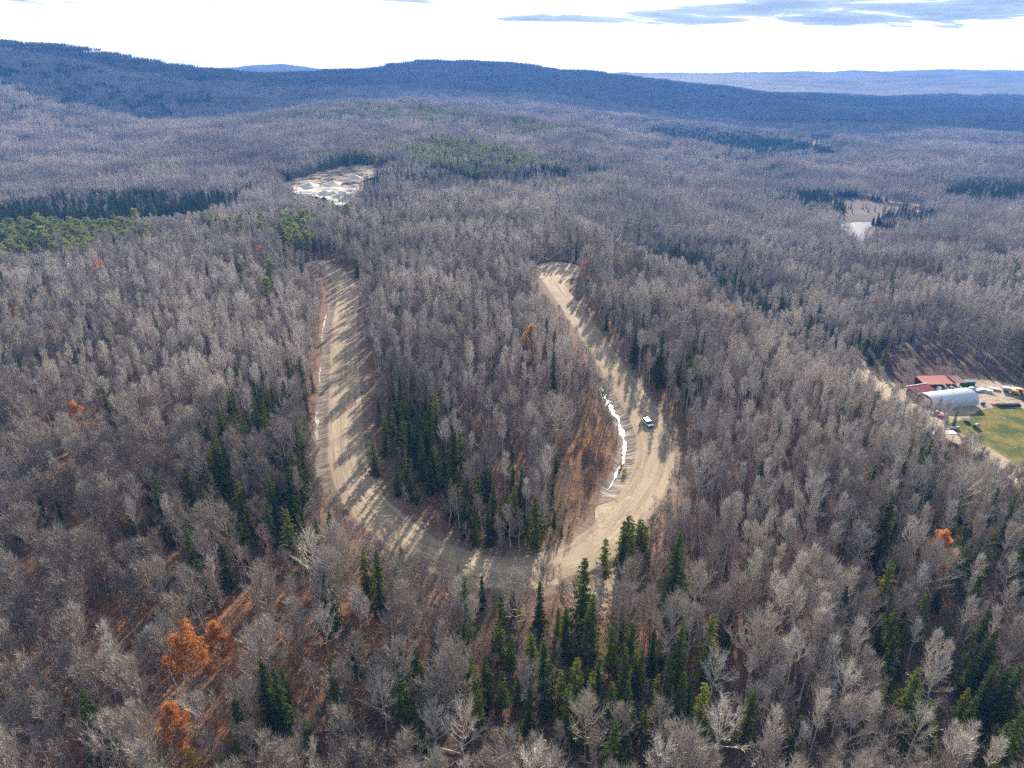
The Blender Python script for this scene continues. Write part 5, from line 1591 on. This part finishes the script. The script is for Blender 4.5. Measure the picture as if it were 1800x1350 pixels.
junk('container', 1700, 679, 'dark green box container right of the sheds', 'container', [('box', MB().box(-2.8, 2.8, -1.2, 1.2, .1, 2.5), 'green'), ('door', MB().box(2.81, 2.88, -1.1, 1.1, .2, 2.4), 'green'), ('lid_rail', MB().box(-2.9, 2.9, -1.25, 1.25, 2.51, 2.62), 'green')], .1)
junk('fridge', 1649, 688, 'tall white cabinet standing before the wavy red roofed shed', 'cabinet', [('box', MB().box(-.7, .7, -.6, .6, 0, 2.2), 'white'), ('door', MB().box(-.66, .66, -.66, -.61, .1, 2.1), 'trim')], .2)
for q, (px, py, lab, mt) in enumerate([(1658, 690, 'grey trailer parked under the wavy red roof', 'grey'), (1676, 687, 'pale car nosed in below the pinkish roof', 'white'), (1688, 689, 'silver car parked right of the pale one by the sheds', 'galv'), (1708, 686, 'small white car with round top beside the green container', 'white')]):
    if q == 0: junk('trailer', px, py, lab, 'trailer', [('deck', MB().box(-3, 3, -1, 1, .6, .75), mt), ('side_board', MB().box(-3, 3, -1.05, -1.01, .76, 1.2), mt), ('side_board', MB().box(-3, 3, 1.01, 1.05, .76, 1.2), mt), ('wheel', MB().cyl((0, -1.2, .4), (0, -1.06, .4), .4), 'rubber'), ('wheel', MB().cyl((0, 1.06, .4), (0, 1.2, .4), .4), 'rubber'), ('drawbar', MB().box(3, 4.2, -.06, .06, .55, .65), 'black')], .15)
    else:
        e = thing('parked_car', px, py, lab, 'car', [0, -1.2, -.9, .3][q]); suv(e, mt, 'black', 4.2, 1.75, 1.5)
e = thing('pickup_truck', 1645, 729, 'white pickup parked in front of the arched shed door', 'truck', -.25); suv(e, 'white', 'white', 5.4, 2.0, 1.85, pickup=True)
e = thing('parked_car', 1657, 735, 'bright red low car beside the white pickup', 'car', -.35); suv(e, 'red', 'red', 3.9, 1.7, 1.3)
for q, (px, py, mt, s, r, lab) in enumerate([(1722, 688, 'galv', 4.2, .2, 'stack of silvery metal sheets lying right of the sheds'), (1733, 689, 'tan', 4.6, -.5, 'heap covered by a pale crumpled tarp in the yard'), (1748, 685, 'grey', 4.0, -.4, 'grey corrugated sheets lying farthest right of the heap'), (1712, 683, 'logd', 3.0, .1, 'pile of brown timber at the forest edge by the yard')]):
    e = thing('sheet_stack' if q != 1 else 'tarp_heap', px, py, lab, 'pile', r)
    rs = np.random.RandomState(q)
    for k in range(6):
        dx, dy, a = rs.uniform(-.5, .5), rs.uniform(-.5, .5), rs.uniform(-.25, .25)
        mb = MB(); c, s_ = math.cos(a), math.sin(a)
        pts = [(-s / 2, -1.1), (s / 2, -1.1), (s / 2, 1.1), (-s / 2, 1.1)]
        pts = [(p[0] * c - p[1] * s_ + dx, p[0] * s_ + p[1] * c + dy) for p in pts]
        tilt = rs.uniform(-.25, .35)
        mb.hexa([(p[0], p[1], .06 + .16 * k + tilt * (i in (1, 2))) for i, p in enumerate(pts)], [(p[0], p[1], .16 + .16 * k + tilt * (i in (1, 2))) for i, p in enumerate(pts)])
        mb.build('sheet', M[mt], e)

# machines at the right of the yard
e = thing('dump_truck', 1776, 690, 'white truck standing at the far right of the farm yard', 'truck', -.5)
MB().box(1.2, 3.4, -1.15, 1.15, .8, 2.7, .15, .1).build('cab', M['white'], e, bevel=.05); MB().box(3.35, 3.45, -1, 1, 1.7, 2.4).build('windscreen', M['glass'], e)
MB().box(-3.4, 1.0, -1.2, 1.2, 1.0, 2.3, -.1, -.05).build('load_box', M['grey'], e); MB().box(-3.3, 3.4, -.5, .5, .6, .95).build('chassis', M['black'], e); wheels(e, (-2.4, -1.4, 2.3), 1.2, .5, .3)
e = thing('wheel_loader', 1789, 695, 'orange yellow loader parked right of the white truck', 'loader', -.6)
MB().box(-3, .3, -1.1, 1.1, 1.0, 2.2, .1, .1).build('engine_cover', M['yellow'], e, bevel=.05); MB().box(-.4, 1.2, -.8, .8, 1.4, 3.2, .15, .1).build('cab', M['glass'], e, bevel=.03)
MB().box(-.45, 1.25, -.85, .85, 3.2, 3.32).build('cab_roof', M['yellow'], e)
for s in (-1, 1): MB().hexa([(1, s * .6 - .1, 1.3), (3.4, s * .6 - .1, .7), (3.4, s * .6 + .1, .7), (1, s * .6 + .1, 1.3)], [(1, s * .6 - .1, 1.7), (3.4, s * .6 - .1, 1.0), (3.4, s * .6 + .1, 1.0), (1, s * .6 + .1, 1.7)]).build('lift_arm', M['yellow'], e)
MB().prism([(3.3, .15), (4.4, .15), (4.2, .3), (3.5, .5), (3.6, 1.3), (3.4, 1.3)], -1.4, 1.4).build('bucket', M['yellow'], e); wheels(e, (-1.8, 1.5), 1.35, .75, .5)
e = thing('tractor', 1799, 703, 'red tractor at the right edge below the orange loader', 'tractor', -.4)
MB().box(0, 2.2, -.4, .4, .8, 1.5, .05, .03).build('bonnet', M['red'], e, bevel=.04); MB().box(-1.1, 0, -.6, .6, .9, 1.3).build('seat_platform', M['red'], e); MB().box(-.9, -.1, -.55, .55, 1.35, 2.3, .1, .05).build('cab', M['glass'], e)
wheels(e, (-.7,), 1.0, .8, .35); wheels(e, (1.7,), .85, .45, .2)
junk('water_tank', 1727, 712, 'small blue tank at the right end of the arched shed', 'tank', [('tank', MB().cyl((-.8, 0, .7), (.8, 0, .7), .6, n=16), 'blue'), ('stand', MB().box(-.7, .7, -.5, .5, 0, .2), 'black')], .1)
junk('crate', 1746, 712, 'little orange crate on the yard gravel', 'crate', [('box', MB().box(-.8, .8, -.5, .5, 0, .7), 'orange'), ('lid', MB().box(-.85, .85, -.55, .55, .71, .8), 'orange')], -.2)
e = thing('pipe_stack', 1772, 714, 'stack of long black pipes beside the lawn', 'pipes', 0.03)
for k, (yy, zz) in enumerate([(-.9, .3), (-.3, .3), (.3, .3), (.9, .3), (-.6, .82), (0, .82), (.6, .82)]): MB().cyl((-5, yy, zz), (5, yy, zz), .29, n=12).build('pipe', M['black'], e)
junk('culvert', 1715, 752, 'grey concrete ring lying on the lawn edge', 'ring', [('ring', MB().cyl((-1.2, 0, .9), (1.2, 0, .9), .95, n=16), 'stone'), ('opening', MB().cyl((-1.22, 0, .9), (-1.21, 0, .9), .7, n=16), 'black')], .5)
junk('shed_box', 1699, 742, 'dark brown wooden box at the corner of the lawn', 'box', [('box', MB().box(-1.3, 1.3, -.8, .8, 0, 1.1), 'darkwood'), ('lid', MB().box(-1.4, 1.4, -.9, .9, 1.11, 1.22), 'darkwood')], .9)
junk('boat_tank', 1677, 755, 'pale greenish tank lying below the lone green conifer', 'tank', [('tank', MB().cyl((-2, 0, .6), (2, 0, .6), .6, n=14), 'grey'), ('cap', MB().cyl((2, 0, .6), (2.15, 0, .6), .35, n=10), 'grey')], .1)
junk('low_roof', 1655, 770, 'low roof with thin red edge among the twigs', 'roof', [('roof', MB().box(-5, 5, -1.6, 1.6, 2.3, 2.5), 'grey'), ('edge_strip', MB().box(-5, 5, -1.7, -1.61, 2.28, 2.56), 'maroon'), ('post', MB().cyl((-4.8, 0, 0), (-4.8, 0, 2.3), .1, n=6), 'pole'), ('post', MB().cyl((4.8, 0, 0), (4.8, 0, 2.3), .1, n=6), 'pole')], .02)

# utility poles and wires
def upole(px, py, H, label, lean=0):
    e = thing('utility_pole', px, py, label, 'pole', .5)
    MB().cyl((0, 0, -.5), (lean, 0, H), .19, .13, 8).build('pole', M['pole'], e)
    MB().box(-1.1 + lean, 1.1 + lean, -.08, .08, H - .9, H - .72).build('crossarm', M['pole'], e)
    for s in (-1, 0, 1): MB().cyl((s * 1.0 + lean, 0, H - .72), (s * 1.0 + lean, 0, H - .45), .07, n=6).build('insulator', M['trim'], e)
    return e, Vector(e.location) + Vector((lean, 0, H - .5))
_, pA = upole(1521, 643, 9.5, 'tall utility pole where the farm road leaves the woods', .3)
_, pB = upole(1562, 712, 9.0, 'utility pole nearer the farm, half hidden by twigs')
_, pC = upole(1640, 768, 8.5, 'utility pole beside the farm road below the pickup')
e = thing('fence_post', 1563, 682, 'thin short post at the edge of the brushy clearing', 'post'); MB().cyl((0, 0, -.3), (.1, 0, 3.6), .1, n=6).build('post', M['pole'], e)
for a_, b_, lab in ((pA, pB, 'overhead wires between the first two utility poles'), (pB, pC, 'overhead wires between the two lower utility poles')):
    mb = MB()
    for off in (-1, 0, 1):
        P = []
        for k in range(13):
            f = k / 12; p = a_.lerp(b_, f) + Vector((off * .88, off * .48, -1.4 * 4 * f * (1 - f) * .4)); P.append(p)
        for k in range(12): mb.cyl(P[k], P[k + 1], .018, n=4)
    o = mb.build('overhead_wires', M['grey']); tag(o, lab, 'wires')

# fallen logs and stones
def log(px, py, L, r, rz, label, mt='log', dz=.15, group=None):
    x, y = march(px, py); z = float(terrain_h(np.array([x]), np.array([y]))[0])
    e = tag(empty('fallen_log', (x, y, z + dz), rz), label, 'log', group)
    MB().cyl((-L / 2, 0, .05), (0, .15, .12), r, r * .85, 8).cyl((0, .15, .12), (L / 2, 0, .3), r * .85, r * .4, 8).build('trunk', M[mt], e)
    MB().cyl((L * .2, .1, .2), (L * .36, L * .12, .6), r * .35, .02, 5).cyl((L * .05, .1, .2), (L * .2, -L * .1, .7), r * .3, .02, 5).build('branch', M[mt], e)
log(1160, 730, 8, .17, .1, 'fallen pale log pointing level at the right of the road above the vehicle')
log(1171, 735, 9, .16, -.9, 'fallen pale log slanting down to the right above the vehicle')
log(1105, 692, 5, .14, 1.0, 'short log on the verge of the right limb of the road')
log(800, 1330, 7, .2, -.3, 'fallen trunk on dark ground at the bottom, left of centre')
log(888, 1332, 6, .16, .6, 'pale fallen trunk at the bottom, right of another')
log(60, 950, 8, .2, -.7, 'dark fallen trunk on orange litter at far left', 'logd')
log(570, 700, 5, .16, .9, 'log lying in the left ditch upper half')
log(574, 735, 4, .14, -.5, 'log lying in the left ditch middle')
log(578, 800, 4, .14, .5, 'log lying in the left ditch lower half')
for q, (px, py, r_, lb) in enumerate([(1577, 611, -.6, 'topmost whitish log in the brushy clearing'), (1582, 615, -.7, 'whitish log below the topmost one in the clearing'), (1587, 619, -.2, 'lowest whitish log in the brushy clearing'), (1568, 628, .4, 'greyish log low in the brushy clearing')]):
    log(px, py, 5, .3, r_, lb)
for q, (px, py, s, lb) in enumerate([(932, 972, .5, 'pale stone at the foot of the infield, right of the birches'), (838, 972, .45, 'pale stone at the foot of the infield, left'), (1132, 864, .55, 'whitish boulder at the inner verge of the right bend'), (928, 480, .7, 'pale boulder left of the turning place'), (1010, 504, 1.3, 'dark boulder on the island of the turning place')]):
    x, y = march(px, py); z = float(terrain_h(np.array([x]), np.array([y]))[0])
    bm = bmesh.new(); bmesh.ops.create_icosphere(bm, subdivisions=2, radius=s)
    rs = random.Random(q)
    for v in bm.verts: v.co *= rs.uniform(.8, 1.15); v.co.z *= .7
    me = bpy.data.meshes.new('boulder'); bm.to_mesh(me); bm.free(); me.materials.append(M['stone'] if q != 4 else M['darkwood'])
    tag(link('boulder', me, None, (x, y, z + s * .2)), lb, 'stone')

# sand piles in the pit
def pile(px, py, R, H, label, seed):
    x, y = march(px, py); z = float(base_h(np.array([x]), np.array([y]))[0]); rs = random.Random(seed)
    V = [(0, 0, H)]; F = []; n = 20; K = 7
    for k in range(1, K + 1):
        f = k / K
        for i in range(n):
            a = 2 * math.pi * i / n; r = R * f * (1 + .18 * math.sin(a * 3 + seed)) * rs.uniform(.93, 1.07)
            V.append((r * math.cos(a) * 1.3, r * math.sin(a), H * (1 - f) ** 1.1 + rs.uniform(-.12, .12) - (1.5 if k == K else 0)))
    for i in range(n): F.append((0, 1 + i, 1 + (i + 1) % n))
    for k in range(K - 1):
        for i in range(n): F.append((1 + k * n + i, 1 + (k + 1) * n + i, 1 + (k + 1) * n + (i + 1) % n, 1 + k * n + (i + 1) % n))
    me = mesh_from('sand_pile', V, F, [M['sand']], smooth=True); tag(link('sand_pile', me, None, (x, y, z + .6)), label, 'pile')
pile(611, 352, 9, 6, 'pointed pale sand pile at the front right of the gravel pit', 1)
pile(585, 345, 8, 4.5, 'sand pile left of the pointed one in the gravel pit', 2)
pile(572, 343, 9, 4.5, 'rounded sand pile in the middle front of the gravel pit', 3)
pile(606, 345, 8, 4, 'low sand pile behind the pointed one in the gravel pit', 4)
pile(545, 330, 12, 5, 'broad sand pile at the left back of the gravel pit', 5)
pile(588, 327, 12, 5, 'long mound at the centre back of the gravel pit', 6)
pile(622, 318, 10, 7, 'steep mound at the upper right of the gravel pit', 7)

# ------------------------------------------------------------------ clouds beyond the frame's top whose shade lies on the far hills
cm_, t = new_mat('cloud_vapour')
d1 = t.n('ShaderNodeBsdfDiffuse'); d1.inputs[0].default_value = (.85, .86, .88, 1)
d2 = t.n('ShaderNodeBsdfTranslucent'); d2.inputs[0].default_value = (.85, .86, .88, 1)
mx = t.n('ShaderNodeMixShader', i_0=.35); t.set(mx.inputs[1], d1.outputs[0]); t.set(mx.inputs[2], d2.outputs[0]); t.n('ShaderNodeOutputMaterial', i_0=mx.outputs[0])


def cloud(tx, ty, rx, ry, rz, seed):
    k = 1500 / sdir[2]
    c = Vector((tx + sdir[0] * k, ty + sdir[1] * k, 1500))
    bm = bmesh.new(); bmesh.ops.create_icosphere(bm, subdivisions=5, radius=1)
    V = np.array([v.co[:] for v in bm.verts])
    rs = np.random.RandomState(seed); ph = rs.uniform(0, 6, 12)
    th = np.arctan2(V[:, 1], V[:, 0])
    n_ = 1 + .16 * np.sin(3 * th + ph[0]) + .10 * np.sin(7 * th + ph[1]) + .06 * np.sin(13 * th + ph[2]) + .05 * np.sin(V[:, 0] * 19 + ph[3]) * np.sin(V[:, 1] * 23 + ph[4]) + .03 * np.sin(V[:, 0] * 41 + V[:, 2] * 30 + ph[5])
    zz = np.where(V[:, 2] > 0, V[:, 2] * (130 + 60 * np.sin(V[:, 0] * 6 + ph[6]) * np.sin(V[:, 1] * 7 + ph[7])), V[:, 2] * 25)
    for v, p, s, z_ in zip(bm.verts, V, n_, zz): v.co = (p[0] * s * rx, p[1] * s * ry, z_)
    me = bpy.data.meshes.new('cloud'); bm.to_mesh(me); bm.free(); me.materials.append(cm_)
    for p in me.polygons: p.use_smooth = True
    o = link('cloud', me, None, c, rz); tag(o, kind='structure')


cloud(-1330, 1560, 740, 520, .35, 1)
cloud(-520, 2420, 920, 600, .12, 2)
cloud(720, 2620, 820, 720, -.1, 3)
cloud(0, 3600, 1500, 560, 0, 4)
cloud(-1900, 2900, 900, 800, .4, 5)
cloud(1750, 2500, 680, 600, -.2, 6)
cloud(1500, 3800, 1000, 480, -.1, 7)

# ------------------------------------------------------------------ haze
def build_haze():
    m, t = new_mat('haze_air')
    v = t.n('ShaderNodeVolumePrincipled')
    v.inputs['Color'].default_value = (0.11, 0.36, 1.0, 1); v.inputs['Density'].default_value = 1.5e-4
    v.inputs['Anisotropy'].default_value = 0.0
    o = t.n('ShaderNodeOutputMaterial'); t.t.links.new(v.outputs[0], o.inputs['Volume'])
    a, b, zl, zh = 11500, 11500, -60, 345
    V = [(-a, -b, zl), (a, -b, zl), (a, b, zl), (-a, b, zl), (-a, -b, zh), (a, -b, zh), (a, b, zh), (-a, b, zh)]
    F = [(0, 3, 2, 1), (4, 5, 6, 7), (0, 1, 5, 4), (1, 2, 6, 5), (2, 3, 7, 6), (3, 0, 4, 7)]
    tag(link('haze', mesh_from('haze', V, F, [m])), kind='stuff')


build_haze()
